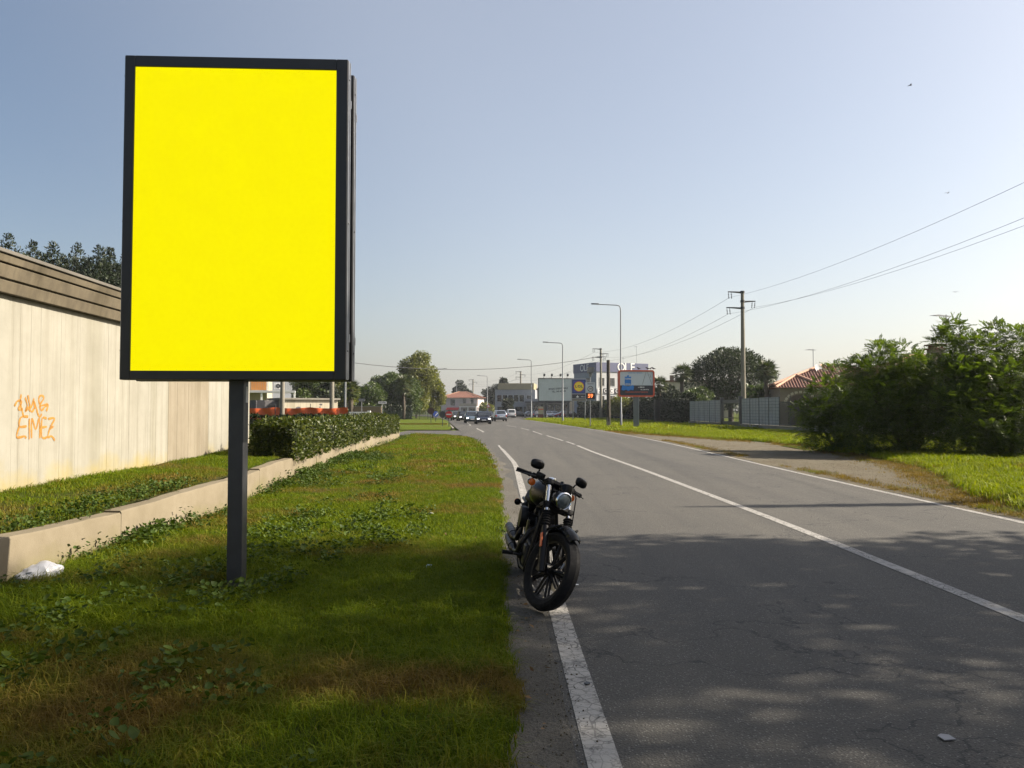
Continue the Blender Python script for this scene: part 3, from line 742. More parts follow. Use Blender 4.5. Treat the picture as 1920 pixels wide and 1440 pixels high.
# ------------------------------------------------------------------ the big portrait billboard
bill = thing('billboard', 'large portrait billboard with plain bright yellow face and black frame on one post', 'billboard', (-2.385, 6.66, 0), R(2.5))
YEL = emit('yellow_backlit_face', (1.0, .885, .002), 1.0 / 2 ** vs.exposure)  # flat yellow face given emission so it stays bright in the shade
m = MB(); m.bb((-.062, -.03, -.3), (.066, .115, 4.35)); m.build('post', DKGREY, bill, smooth=0, bevel=.006)
m = MB(); m.bb((-.13, -.10, -.02), (.135, .185, .022)); m.build('base_plate', DKGREY, bill, smooth=0, bevel=.004)
x0, x1, z0, z1 = -.925, .962, 1.81, 4.585
for yf, yb, s in ((-.165, -.055, 1), (.255, .145, -1)):
    g = MB()
    fw = .088
    a, b = min(yf, yb), max(yf, yb)
    fw = .083; g.bb((x0, a, z0), (x0 + fw, b, z1)); fw2 = .100; g.bb((x1 - fw2, a, z0), (x1, b, z1))
    g.bb((x0 + fw, a, z1 - .095), (x1 - fw2, b, z1)); g.bb((x0 + fw, a, z0), (x1 - fw2, b, z0 + .078))
    fr = g.build('frame', BLK, bill, smooth=0, bevel=.006)
    g = MB(); g.bb((x0 + fw, yf + .014 * s, z0 + .078), (x1 - fw2, yf + .03 * s, z1 - .095)); 
    g.build('poster_face', YEL if s > 0 else WHITE, bill, smooth=0)
    g = MB(); g.bb((x0 + .02, yb - .012 * s, z0 + .02), (x1 - .02, yb - .002 * s, z1 - .02)); g.build('back_panel', BLK, bill, smooth=0)
    for xs, sg in ((x0, -1), (x1, 1)):
        g = MB(); g.bb((xs, a + .012, z0 + .004), (xs + sg * .007, b - .012, z1 - .004)); g.bb((xs + sg * .0071, a + .05, z0 + .01), (xs + sg * .016, a + .062, z1 - .01)); tr = g.build('side_trim', ALU, bill, smooth=0, bevel=.002)
        for zz in (z0 + .25, z0 + 1.35, z1 - .17):
            g = MB(); g.lathe([(.007, 0), (.007, .006), (.004, .009)], 8, (xs + sg * .007, a + .03, zz), (sg, 0, 0)); g.build('screw', DKGREY, tr)
        for zz in (z0 + .33, z1 - .40):
            g = MB(); g.bb((xs + sg * .007, a + .08, zz), (xs + sg * .018, a + .092, zz + .07)); g.build('catch', ALU, tr, 0, .002)
for za, zb_ in ((z0 + .03, z0 + .07), (z1 - .12, z1 - .05)):
    m = MB(); m.bb((x0 + .045, -.053, za), (x1 - .045, .143, zb_)); m.build("cross_bar", DKGREY, bill, smooth=0)
m = MB(); m.bb((.066, .03, 1.62), (.069, .085, 1.76)); m.build('sticker', WHITE, bill, smooth=0)

# ------------------------------------------------------------------ motorcycle
MBLK = paint('gloss_black_paint', (.006, .006, .007), .28, 0, .2, 3, spec=.2)
MSAT = paint('satin_black_metal', (.007, .007, .008), .42, .1, .25, 6, .05, 80, spec=.25)
MGRY = paint('dark_engine_grey', (.018, .017, .017), .5, .4, .3, 9, .15, 60)
CHR = paint('chrome', (.72, .73, .75), .12, 1.0, .05, 3)
STEEL = paint('scuffed_steel', (.42, .41, .40), .32, 1.0, .2, 10)
LEA = paint('black_seat_leather', (.007, .006, .006), .65, 0, .2, 8, .3, 120, spec=.2)
AMB = paint('amber_lens', (.62, .12, .01), .2, 0, .15, 6, spec=.8)
REDL = paint('red_lens', (.35, .012, .01), .2, 0, .1, 4, spec=.8)
LENS = paint('headlight_glass', (.13, .155, .175), .08, .5, .6, 16, .25, 40, spec=1)
ORR = paint('orange_reflector', (.50, .09, .02), .3, 0, .1, 5)
def make_motorcycle():
    th, st, lean = R(4.5), R(27), R(9.8)
    hd = Vector((math.sin(th), -math.cos(th), 0))
    front = Vector((.232, 5.98, .008))
    base = front - hd * .74
    bk = thing('motorcycle', 'black cruiser motorcycle with round headlight leaning on its kickstand at the road edge', 'motorcycle', base, (-lean, 0, math.atan2(hd.y, hd.x)))
    AX = (.74, 0, .312); RAX = (-.76, 0, .312)
    sd = Vector((-.5, 0, .866)).normalized(); S0 = Vector((.40, 0, .82))
    ST = Matrix.Translation(S0) @ Matrix.Rotation(st, 4, sd) @ Matrix.Translation(-S0)
    def B(steer=False):
        m = MB(); m.M = ST if steer else None; return m
    def wheel(name, c, r, tw, steer):
        m = B(steer)
        rr = r - tw * .62
        prof = [(rr - .012, -tw * .30), (rr + .01, -tw * .42), (rr + tw * .28, -tw * .5), (r - tw * .16, -tw * .42), (r - .012, -tw * .28), (r, 0), (r - .012, tw * .28), (r - tw * .16, tw * .42), (rr + tw * .28, tw * .5), (rr + .01, tw * .42), (rr - .012, tw * .30)]
        m.lathe(prof, 48, c, (0, 1, 0), closed=True)
        w = m.build(name, RUBBER, bk, 40)
        m = B(steer)
        m.lathe([(rr + .012, -tw * .36), (rr + .012, -tw * .30), (rr - .014, -tw * .20), (rr - .014, tw * .20), (rr + .012, tw * .30), (rr + .012, tw * .36), (rr - .028, tw * .24), (rr - .028, -tw * .24)], 48, c, (0, 1, 0), closed=True)
        m.lathe([(.028, -.075), (.045, -.07), (.045, .07), (.028, .075)], 20, c, (0, 1, 0))
        hl = []
        for k in range(9):
            a = 2 * math.pi * k / 9 + .2
            for sp in (-.03, .03):
                d0 = (math.cos(a + sp * 2.2), math.sin(a + sp * 2.2)); d1 = (math.cos(a + sp), math.sin(a + sp)); 
                m.tube([(c[0] + .035 * d0[0], c[1] + sp * .45, c[2] + .035 * d0[1]), (c[0] + (rr - .02) * d1[0], c[1] + sp * .3, c[2] + (rr - .02) * d1[1])], [.013, .009], 6)
            hl.append((math.cos(a), math.sin(a)))
        m.build('rim', MSAT, w, 40)
        for ca, sa in hl:
          for sg in (-1, 1):
            m = B(steer); m.box((c[0] + (rr - .030) * ca, sg * (tw * .20 + .004), c[2] + (rr - .030) * sa), (.009, .006, .009), 0, (0, -math.atan2(sa, ca), 0))
            m.build('rim_bolt', STEEL, w, 0)
        m = B(steer)
        m.lathe([(.085, .083), (.085, .089), (.142, .089), (.142, .083)], 36, c, (0, 1, 0), closed=True)
        for k in range(5):
            a = 2 * math.pi * k / 5; m.tube([(c[0] + .04 * math.cos(a), .072, c[2] + .04 * math.sin(a)), (c[0] + .09 * math.cos(a + .2), .086, c[2] + .09 * math.sin(a + .2))], .009, 6)
        m.build('brake_disc', STEEL, w, 30)
    wheel('front_wheel', AX, .312, .115, True)
    wheel('rear_wheel', RAX, .312, .145, False)
    def fork(s, q): return Vector(AX) + Vector((-.02, s * .108, 0)) + sd * q + Vector((.035, 0, .02))
    for s in (-1, 1):
        m = B(True)
        m.tube([fork(s, -.05), fork(s, .02), fork(s, .30), fork(s, .33)], [.026, .031, .028, .026], 14)
        m.box(Vector(AX) + Vector((.0, s * .098, .0)), (.07, .035, .06))
        leg = m.build('fork_leg', MSAT, bk, 40, loc=None)
        m = B(True); q = []; rr = []
        for k in range(13): q.append(fork(s, .325 + .125 * k / 12)); rr.append(.040 if k % 2 else .030)
        m.tube(q, rr, 14); m.build('fork_boot', RUBBER, leg, 30)
        m = B(True); m.tube([fork(s, .44), fork(s, .72)], .0205, 14); m.build('fork_tube', CHR, leg, 40)
        m = B(True); p = fork(s, .20) + Vector((.005, s * .033, 0)); m.box(p, (.026, .008, .115), 0, (0, R(-30), 0)); m.build('reflector', ORR, leg, 0, .003)
    m = B(True)
    for q, r_ in ((.50, .03), (.70, .032)):
        c = (fork(-1, q) + fork(1, q)) / 2
        m.box(c - Vector((.02, 0, 0)), (.085, .285, .036), 0, (0, R(-30), 0))
        for s in (-1, 1): m.lathe([(r_, -.025), (r_ + .003, 0), (r_, .025)], 14, fork(s, q), sd)
    m.build('triple_clamp', MSAT, bk, 35, .006)
    m = B(True)                                          # front fender
    rings = []
    for k in range(17):
        a = R(60 + 76 * k / 16); rad = .338 + (.012 * math.sin(math.pi * k / 16)); W = .060 - .018 * (k < 1) - .015 * (k > 15)
        c, s_ = math.cos(a), math.sin(a)
        ring = []
        for w, dr in ((-1, -.035), (-.9, -.006), (-.5, .010), (0, .016), (.5, .010), (.9, -.006), (1, -.035), (.85, -.014), (0, .006), (-.85, -.014)):
            ring.append((AX[0] + (rad + dr) * c, w * W, AX[2] + (rad + dr) * s_))
        rings.append(ring)
    m.loft(rings)
    for s in (-1, 1): m.tube([(AX[0] + .02, s * .075, AX[2] + .36), fork(s, .29)], .011, 8)
    m.build('front_fender', MBLK, bk, 40)
    # headlight
    hc = S0 + Vector((.17, -.040, .026)); ha = Vector((1, 0, -.06))
    m = B(True)
    m.lathe([(.012, -.115), (.038, -.105), (.057, -.075), (.066, -.03), (.068, .02), (.066, .028)], 28, hc, ha)
    m.tube([hc + Vector((-.05, 0, .06)), hc + Vector((-.12, .02, .13))], .018, 8)
    hl = m.build('headlight', MBLK, bk, 40)
    m = B(True); m.lathe([(.0645, .018), (.071, .024), (.0715, .034), (.065, .042), (.0605, .036)], 32, hc, ha, closed=True); m.build('bezel', CHR, hl, 40)
    m = B(True); m.lathe([(.0615, .030), (.050, .040), (.029, .047), (.01, .049)], 28, hc, ha); m.build('lens', LENS, hl, 40)
    # visor and speedometer on top of the headlight
    sc_ = S0 + Vector((.10, 0, .125))
    m = B(True); m.lathe([(.012, -.075), (.040, -.065), (.054, -.03), (.057, .012), (.052, .018)], 24, sc_, (-.45, 0, .9)); m.tube([sc_ + Vector((0, 0, -.05)), sc_ + Vector((-.05, 0, -.11))], .03, 10)
    sp = m.build('speedometer', MBLK, bk, 40)
    m = B(True); m.lathe([(.05, .017), (.02, .021), (.005, .022)], 20, sc_, (-.45, 0, .9)); m.build('dial', GLASS, sp)
    # handlebar
    hb = S0 + Vector((-.03, 0, .115))
    m = B(True)
    left = [(.0, 0, 0), (.005, .08, .0), (-.005, .14, .006), (-.045, .18, .012), (-.095, .235, .008)]
    pts = [hb + Vector((x, -y, z)) for x, y, z in left[::-1]] + [hb + Vector(q) for q in left[1:]]
    m.tube(pts, .0135, 12)
    for s in (-1, 1): m.tube([hb + Vector((0, s * .05, 0)), S0 + Vector((.02, s * .05, .06))], .020, 10)
    bar = m.build('handlebar', MSAT, bk, 40)
    for s in (-1, 1):
        d = Vector((-.42, s * .9, -.04)).normalized(); e = hb + Vector((-.095, s * .235, .008)); g0 = e - d * .01
        m = B(True); m.tube([g0, g0 + d * .015, g0 + d * .02, g0 + d * .12, g0 + d * .125], [.021, .021, .0175, .018, .02], 14); m.build('grip', RUBBER, bar, 40)
        m = B(True); m.box(g0 - d * .035, (.055, .05, .045), 0, (0, 0, math.atan2(d.y, d.x) - (0 if s > 0 else math.pi))); 
        if s < 0: m.box(g0 - d * .06 + Vector((.035, 0, .022)), (.07, .05, .04), 0, (0, 0, R(20)))
        m.build('switch_box', MSAT, bar, 35, .008)
        m = B(True); o = g0 - d * .03 + Vector((.04, 0, 0)); m.tube([o, o + d * .05 + Vector((.025, 0, -.004)), o + d * .15 + Vector((.01, 0, -.012)), o + d * .165 + Vector((.004, 0, -.012))], [.009, .009, .007, .009], 8, flat=.6); m.build('lever', MSAT, bar, 40)
        mm = B(True); o = g0 - d * .045 + Vector((.01, 0, .02)); tp = o + Vector((.03, s * .03, .055)); mm.tube([o, o + Vector((.015, s * .005, .04)), tp], [.009, .006, .0055], 8)
        c = tp + Vector((-.005, s * .018, .02))
        mm.M = ST @ Matrix.Translation(c) @ Euler((R(-6 * s), R(-8), R(6 * s))).to_matrix().to_4x4()
        sec = lambda x, k: [(x, k * .062 * (abs(math.cos(a)) ** .75) * (1 if math.cos(a) > 0 else -1), k * .040 * (abs(math.sin(a)) ** .75) * (1 if math.sin(a) > 0 else -1)) for a in [2 * math.pi * j / 18 for j in range(18)]]
        mm.loft([sec(.022, .35), sec(.016, .75), sec(.004, .98), sec(-.008, 1.0)])
        mi = mm.build('mirror', MBLK, bk, 40)
        m = MB(); m.M = mm.M; m.loft([sec(-.0082, .93), sec(-.010, .92)]); m.build('mirror_glass', CHR, mi)
        m = B(True); ts = g0 - d * .02 + Vector((.015, 0, -.055)); m.tube([ts + Vector((0, 0, .05)), ts], .007, 6); m.lathe([(.012, -.03), (.026, -.022), (.031, .008)], 16, ts, (1, 0, 0)); tsn = m.build('turn_signal', MBLK, bk, 40)
        m = B(True); m.lathe([(.030, .008), (.027, .022), (.012, .029)], 16, ts, (1, 0, 0)); m.build('signal_lens', AMB, tsn)
    for k, (y, z) in enumerate(((.02, 0), (-.02, .02))):
        m = B(True); p = hb + Vector((-.02, (.2, -.2)[k], 0)); m.tube([p, p + Vector((.10, -p.y * .2, -.03)), S0 + Vector((.14, y * 2 + (.12, -.10)[k], -.13)), S0 + Vector((.08, y, -.36))], .0055, 6); m.build('cable', RUBBER, bk)
    # tank: lofted sections along x
    m = B(); rings = []
    for x, hw, zb, zt in ((.335, .035, .80, .865), (.31, .065, .775, .895), (.24, .105, .745, .93), (.12, .155, .715, .957), (0, .165, .705, .957), (-.10, .14, .70, .93), (-.17, .085, .70, .88), (-.20, .04, .70, .83)):
        ring = []
        for j in range(20):
            a = 2 * math.pi * j / 20; ca, sa = math.cos(a), math.sin(a)
            ring.append((x, hw * math.copysign(abs(ca) ** .8, ca), (zb + zt) / 2 + (zt - zb) / 2 * math.copysign(abs(sa) ** .85, sa)))
        rings.append(ring)
    m.loft(rings); tk = m.build('fuel_tank', MBLK, bk, 60)
    m = B(); m.lathe([(.035, 0), (.035, .018), (.03, .026), (.01, .03)], 18, (.10, 0, .952), (0, 0, 1)); m.build('filler_cap', CHR, tk, 40)
    m = B(); rings = []
    for x, hw, zb, zt in ((-.14, .06, .72, .80), (-.20, .10, .70, .785), (-.32, .135, .68, .765), (-.46, .145, .68, .775), (-.54, .12, .70, .815), (-.62, .10, .72, .81), (-.82, .085, .70, .77), (-.88, .05, .70, .735)):
        rings.append([(x, hw * math.copysign(abs(math.cos(a)) ** .7, math.cos(a)), (zb + zt) / 2 + (zt - zb) / 2 * math.copysign(abs(math.sin(a)) ** .7, math.sin(a))) for a in [2 * math.pi * j / 18 for j in range(18)]])
    m.loft(rings); m.build('seat', LEA, bk, 60)
    m = B(); rings = []                                  # rear fender
    for k in range(13):
        a = R(10 + 125 * k / 12); rad = .365
        rings.append([(RAX[0] - (rad + dr) * math.cos(a), w * .088, RAX[2] + .03 + (rad + dr) * math.sin(a)) for w, dr in ((-1, -.05), (-.92, -.006), (0, .012), (.92, -.006), (1, -.05), (.9, -.02), (0, 0), (-.9, -.02))])
    m.loft(rings); rf = m.build('rear_fender', MBLK, bk, 40)
    m = B(); m.box((-1.10, 0, .62), (.05, .10, .06)); m.build('tail_light', REDL, bk, 35, .012)
    for s in (-1, 1):
        m = B(); ts = Vector((-.98, s * .150, .62)); m.tube([(-.98, s * .085, .61), ts], .008, 6); m.lathe([(.012, -.03), (.028, -.02), (.033, .012), (.01, .018)], 16, ts, (1, 0, 0)); tsn = m.build('turn_signal', MBLK, bk, 40)
        m = B(); m.lathe([(.031, -.0), (.028, .02), (.012, .026)], 16, ts + Vector((-.02, 0, 0)), (-1, 0, 0)); m.build('signal_lens', AMB, tsn)
        m = B(); q = []; rr = []
        a, b = Vector((-.70, s * .125, .36)), Vector((-.50, s * .125, .66))
        for k in range(23): q.append(a.lerp(b, k / 22)); rr.append(.033 if k % 2 else .024)
        m.tube(q, rr, 12); m.tube([a, b], .012, 8); m.build('shock_absorber', MSAT, bk, 25)
        m = B(); m.tube([(RAX[0] - .05, s * .105, RAX[2]), (RAX[0] + .1, s * .105, RAX[2]), (-.28, s * .10, .36)], .024, 10, flat=.7); m.build('swing_arm', MSAT, bk, 40)
        m = B(); m.tube([(.33, s * .03, .80), (.30, s * .07, .62), (.36, s * .12, .33), (.28, s * .13, .20), (.0, s * .13, .18), (-.30, s * .13, .24), (-.38, s * .12, .5), (-.52, s * .11, .67), (-.95, s * .10, .67)], .0155, 10); m.build('frame_tube', MSAT, bk, 40)
        m = B(); m.tube([(.05, s * .15, .30), (.05, s * .31, .285)], [.012, .012], 8); m.tube([(.05, s * .20, .288), (.05, s * .315, .283)], .017, 10); m.build('footpeg', RUBBER, bk, 30)
    m = B(); m.tube([(.34, 0, .80), (.42, 0, .72)], .04, 12); m.tube([(.30, 0, .80), (-.2, 0, .68), (-.5, 0, .66)], .025, 10); m.build('backbone', MSAT, bk, 40)
    # engine
    m = B(); m.bb((-.28, -.12, .20), (.26, .12, .42)); m.lathe([(.10, -.03), (.105, .0), (.095, .04)], 20, (-.12, -.13, .32), (0, -1, 0)); m.lathe([(.085, -.03), (.085, .02), (.06, .045)], 20, (.13, .13, .33), (0, 1, 0)); m.bb((.10, -.15, .22), (.25, -.10, .40))
    en = m.build('engine', MGRY, bk, 35, .018)
    for sg, xx in ((1, .06), (-1, -.05)):
        m = B(); d = Vector((sg * .38, 0, .925)); o = Vector((xx, 0, .40))
        for k in range(9):
            c = o + d * (.02 + .024 * k); m.box(c, (.145 - .003 * k, .165, .011), 0, (0, sg * R(22), 0))
        m.tube([o, o + d * .24], .055, 14); m.box(o + d * .265, (.12, .14, .05), 0, (0, sg * R(22), 0)); m.build('cylinder_head', MGRY, en, 30, .004)
        m = B(); q = o + Vector((.03, -.145, .05)); m.tube([q, q + d * .16], .013, 8); m.build('pushrod_tube', STEEL, en, 40)
    m = B(); m.lathe([(.03, -.03), (.085, -.02), (.095, .02), (.09, .045), (.03, .055)], 28, (.0, -.165, .60), (0, -1, 0)); m.tube([(0, -.05, .58), (0, -.15, .60)], .05, 12); m.build('air_cleaner', MSAT, bk, 40)
    m = B(); rings = [];  m.bb((-.42, -.155, .44), (-.18, -.115, .63)); m.build('oil_tank_cover', MBLK, bk, 35, .02)
    m = B(); m.bb((-.42, .115, .44), (-.18, .15, .63)); m.build('battery_cover', MBLK, bk, 35, .02)
    for k, pts in enumerate(([(.19, -.06, .55), (.27, -.14, .52), (.27, -.19, .42), (.18, -.20, .33), (.0, -.20, .29), (-.2, -.19, .275)], [(-.20, -.06, .55), (-.13, -.14, .52), (-.12, -.18, .44), (-.18, -.185, .38), (-.3, -.185, .36), (-.38, -.185, .355)])):
        m = B(); m.tube(pts, .021, 12); e = Vector(pts[-1]); m.tube([e, e + Vector((-.03, 0, .0)), e + Vector((-.06, 0, .002)), e + Vector((-.56, -.01, .02)), e + Vector((-.57, -.01, .02))], [.023, .03, .040, .040, .028], 18); ex = m.build('exhaust_pipe', MSAT, bk, 40)
        m = B(); m.tube([e + Vector((-.12, -.004, .006)), e + Vector((-.40, -.008, .014))], .0435, 18); m.build('heat_shield', MGRY, ex, 40)
    m = B(); m.tube([(-.02, .12, .19), (.02, .22, .02 + .10), (.06, .30, .043)], [.014, .012, .012], 8); m.box((.075, .315, .04), (.06, .035, .012)); m.build('kickstand', MSAT, bk, 35)
    m = B(); m.tube([(.10, -.14, .30), (.16, -.17, .31), (.24, -.17, .315)], .009, 6); m.tube([(.24, -.17, .315), (.24, -.24, .315)], .012, 8); m.build('brake_pedal', MSAT, bk, 35)
    m = B(); m.box((-1.09, 0, .50), (.012, .19, .16), 0, (0, R(-18), 0)); m.build('licence_plate', WHITE, bk, 0, .004)
    m = B(True); m.box((AX[0] - .13, .088, AX[2] + .085), (.10, .055, .075), 0, (0, R(35), 0)); m.build('brake_caliper', MSAT, bk, 35, .012)
make_motorcycle()

# ------------------------------------------------------------------ leaf kinds
L_LAUREL = leafmat('laurel_leaves', (.024, .042, .005), (.068, .094, .008), .5, .25, (.145, .155, .02), .35, .25)
L_DARK = leafmat('dark_evergreen', (.012, .022, .010), (.030, .046, .018), .6, .12, None, .3)
L_PINE = leafmat('pine_needles', (.018, .032, .012), (.045, .070, .020), .6, .15, None, .3)
L_GREEN = leafmat('broad_green_leaves', (.034, .062, .010), (.088, .132, .020), .5, .3)
L_YELLOW = leafmat('yellowing_leaves', (.070, .095, .014), (.18, .19, .032), .5, .4, (.27, .25, .055))
L_ROB = leafmat('locust_leaflets', (.038, .070, .009), (.094, .140, .014), .45, .47, (.165, .22, .028), .35)
L_PALM = leafmat('palm_fans', (.024, .042, .012), (.062, .085, .026), .4, .2, (.16, .13, .05))
L_HEDGE = leafmat('clipped_hedge_leaves', (.005, .013, .003), (.012, .026, .004), .7, .04, None, .15)
TWIG = paint('hedge_twigs', (.012, .016, .006), 1.0, 0, .4, 9)

def hedge(name, label, path, width, z0, z1, n, ls, mat, dens_end=True, cat='hedge', wav=.08):
    """path: [(x, y)]; clipped box of leaves round a twiggy core"""
    t = thing(name, label, cat, (path[0][0], path[0][1], 0)); t['kind'] = 'thing'
    P = np.array(path, float) - np.array(path[0])
    seg = np.hypot(*np.diff(P, axis=0).T); cum = np.concatenate([[0], np.cumsum(seg)]); L = cum[-1]
    def pos(s): return np.stack([np.interp(s, cum, P[:, 0]), np.interp(s, cum, P[:, 1])], -1)
    def nor(s):
        d = pos(np.minimum(s + .05, L)) - pos(np.maximum(s - .05, 0)); d = d / (np.linalg.norm(d, axis=1, keepdims=True) + 1e-9); return np.stack([d[:, 1], -d[:, 0]], -1), d
    b = MB(); ss = np.linspace(0, L, 24); rings = []; hw = width / 2 - ls * 1.1
    c = pos(ss); nn, dd = nor(ss)
    for i in range(24):
        q = lambda o, z: (c[i, 0] + nn[i, 0] * o, c[i, 1] + nn[i, 1] * o, z)
        e = ls if i in (0, 23) else 0
        rings.append([q(-hw, z0), q(hw, z0), q(hw, z1 - ls * 1.2 - e), q(-hw, z1 - ls * 1.2 - e)])
    b.loft(rings); b.build('branches', TWIG, t, 0)
    per = [z1 - z0, width, z1 - z0]
    k = rng.choice(3, n, p=np.array(per) / sum(per))
    s = rng.random(n) * L; o = np.where(k == 0, width / 2, np.where(k == 2, -width / 2, (rng.random(n) - .5) * width))
    z = np.where(k == 1, z1, z0 + (z1 - z0) * rng.random(n))
    N3 = np.zeros((n, 3)); a, d = nor(s); N3[:, :2] = a * np.where(k == 0, 1, np.where(k == 2, -1, 0))[:, None]; N3[:, 2] = (k == 1)
    ne = int(n * .06)
    for e0 in (0, 1):
        i = rng.choice(n, ne, replace=False); s[i] = e0 * L; o[i] = (rng.random(ne) - .5) * width; z[i] = z0 + (z1 - z0) * rng.random(ne); N3[i, :2] = d[i] * (1 if e0 else -1); N3[i, 2] = 0
    C = np.concatenate([pos(s) + nor(s)[0] * o[:, None], z[:, None]], 1)
    C = C + N3 * (wav * (wob(s * 2.2 + z * 1.5, z * 2.4 + o) + .6 * wob(s * 6, z * 6)))[:, None] - N3 * (ls * .9 * rng.random(n) ** 1.5)[:, None]
    D = unit(N3 * .55 + rng.normal(0, .6, (n, 3)) + np.array([0, 0, .15]))
    leaf_obj('foliage', C, D, ls * rng.uniform(.55, 1.2, n), .5, mat, t, N=N3 + rng.normal(0, .55, (n, 3)))
    return t

# ------------------------------------------------------------------ hedges and trees on the left
hp = [(float(lerp(LOW, y)) - .43, y) for y in (17.2, 19, 22, 27, 33, 40)]
hedge('clipped_hedge', 'glossy dark green clipped hedge growing behind the low concrete wall', hp, .92, .42, 1.24, 38000, .10, L_LAUREL, wav=.15)
hedge('rear_hedge', 'second low dark hedge just in front of the orange netting', [(-15.5, 37.5), (-12.2, 38.5), (-8.4, 41.5)], 1.0, .3, 1.28, 6000, .15, L_HEDGE)
def columnar(label, px, pt, Y, wpx, group, n=24000):
    top = at(px, pt, Y); r = wpx / 1.35 / F * Y; h = top.z
    t = thing('evergreen_tree', label, 'tree', (top.x, Y, 0), 0, group)
    cen, rad = [], []
    for k in range(70):
        f = (k + .5) / 70; z = h * (.12 + .86 * f); rr = r * (1.0 if f < .72 else max(.10, 1 - ((f - .72) / .28) ** 1.25)); a = k * 2.4
        q = rr * (.55 + .35 * random.random()); cen.append((q * math.cos(a), q * math.sin(a), z)); rad.append(max(.22, rr * random.uniform(.38, .60)))
    trunk_mesh(t, h * .9, .22, .05)
    P, Nn = clump_points(n, np.array(cen), np.array(rad), 1.0, .3)
    leaf_obj('crown', P, unit(Nn * .5 + rng.normal(0, .5, (n, 3)) + np.array([0, 0, .5])), .25 * rng.uniform(.6, 1.2, n), .45, L_DARK, t, N=rng.normal(size=(n, 3)))
for px, pt, Y, w, lb in ((-38, 428, 55, 70, 'dark columnar evergreen cut off by the left picture edge above the wall'), (16, 434, 56, 62, 'dark evergreen with the tallest tip above the wall cornice'), (62, 448, 58, 60, 'broad dark evergreen above the cornice, third in its row'), (100, 450, 55, 56, 'dark evergreen above the cornice, fourth in its row from the frame edge'),
                         (146, 450, 57, 66, 'dark evergreen with rounded tip in the middle of its row'), (188, 456, 55, 60, 'dark evergreen with a split tip, second from the billboard frame'), (206, 460, 58, 44, 'slim dark evergreen next to the billboard frame'), (236, 474, 56, 60, 'dark evergreen half hidden by the black billboard frame')):
    columnar(lb, px, pt, Y, w, 'evergreens behind the concrete wall')
def tr2(px, pt, Y, wpx, name, label, mat, n=5000, ls=.35, cl=24, **k):
    n = int(n * 1.6); cl = int(cl * 1.3)
    top = at(px, pt, Y); r = wpx / 2 / F * Y; h = top.z
    lowz = k.pop('lowz', .8)
    return tree(name, label, (top.x, Y, 0), h, (r * 1.02, r * .9, (h - lowz) / 2 * 1.0), (h + lowz) / 2, mat, n, ls, .5, cl, (r * .26, r * .46), k.pop('tr', .18), **k)
tr2(578, 690, 88, 80, 'broadleaf_tree', 'pale green tree behind the old white shed', L_GREEN, 5000, .32, group='trees behind the netting')
tr2(640, 700, 92, 60, 'broadleaf_tree', 'yellowish green tree between the two grey poles', L_YELLOW, 3500, .32, group='trees behind the netting')
tr2(612, 708, 78, 42, 'dark_tree', 'round dark tree right of the old white shed', L_DARK, 3600, .28, group='trees behind the netting')
tr2(694, 716, 110, 60, 'broadleaf_tree', 'low green tree standing left of the tall tree group', L_GREEN, 4000, .36, group='trees behind the netting')
tr2(731, 690, 122, 68, 'broadleaf_tree', 'round dark green tree at the left of the tall group', L_GREEN, 7000, .40, group='tall tree group beside the side street')
tr2(781, 657, 130, 78, 'broadleaf_tree', 'tallest tree of the group with yellow green top', L_YELLOW, 12000, .42, cl=46, shell=.3, group='tall tree group beside the side street')
tr2(760, 705, 121, 70, 'broadleaf_tree', 'dark lower tree in front of the tall yellow green one', L_GREEN, 6000, .38, group='tall tree group beside the side street')
tr2(812, 702, 136, 44, 'broadleaf_tree', 'slim olive green tree at the right end of the tall group', L_YELLOW, 5000, .40, group='tall tree group beside the side street')
hedge('shrub_row', 'dark shrub row along the foot of the tall trees', [(-26, 116), (-20, 117), (-15.5, 118)], 2.2, 0, 2.2, 2200, .40, L_DARK)

def palm(label, px, pt, Y, rpx, group, fan=True, dead=.25):
    top = at(px, pt, Y); r = rpx / F * Y
    t = thing('palm_tree', label, 'palm', (top.x, Y, 0), 0, group)
    hz_ = top.z - r * .75
    b = MB(); zz = np.linspace(-.1, hz_, 14); b.tube([(.06 * math.sin(z), .05 * math.cos(z * 1.3), z) for z in zz], [.26 if i % 2 else .20 for i in range(14)], 9); b.build('trunk', BARK, t)
    C, D, S, Nn = [], [], [], []
    for k in range(34):
        az = k * 2.399; el = R(78 - 125 * (k / 33)); d0 = Vector((math.cos(az) * math.cos(el), math.sin(az) * math.cos(el), math.sin(el)))
        p = Vector((0, 0, hz_)); q = p + d0 * r * .55 + Vector((0, 0, -.06 * r))
        side = d0.cross(Vector((0, 0, 1))).normalized(); up = side.cross(d0)
        C.append(p); D.append((q - p).normalized()); S.append((q - p).length); Nn.append(up)
        for j in range(15):
            a = R(-105 + 15 * j); d = (d0 * math.cos(a) + side * math.sin(a) + Vector((0, 0, -.35))).normalized()
            C.append(q); D.append(d); S.append(r * .55 * random.uniform(.8, 1.1)); Nn.append(up + Vector((random.gauss(0, .25), random.gauss(0, .25), 0)))
    A = lambda l: np.array([tuple(v) for v in l])
    leaf_obj('crown', A(C), A(D), np.array(S), .13, L_PALM, t, N=A(Nn), fold=.05)
    return t
palm('palm with drooping fans in front of the tall tree group', 757, 704, 112, 24, 'palms')
palm('short palm behind the orange netting, left of the street name sign', 657, 712, 70, 24, 'palms')

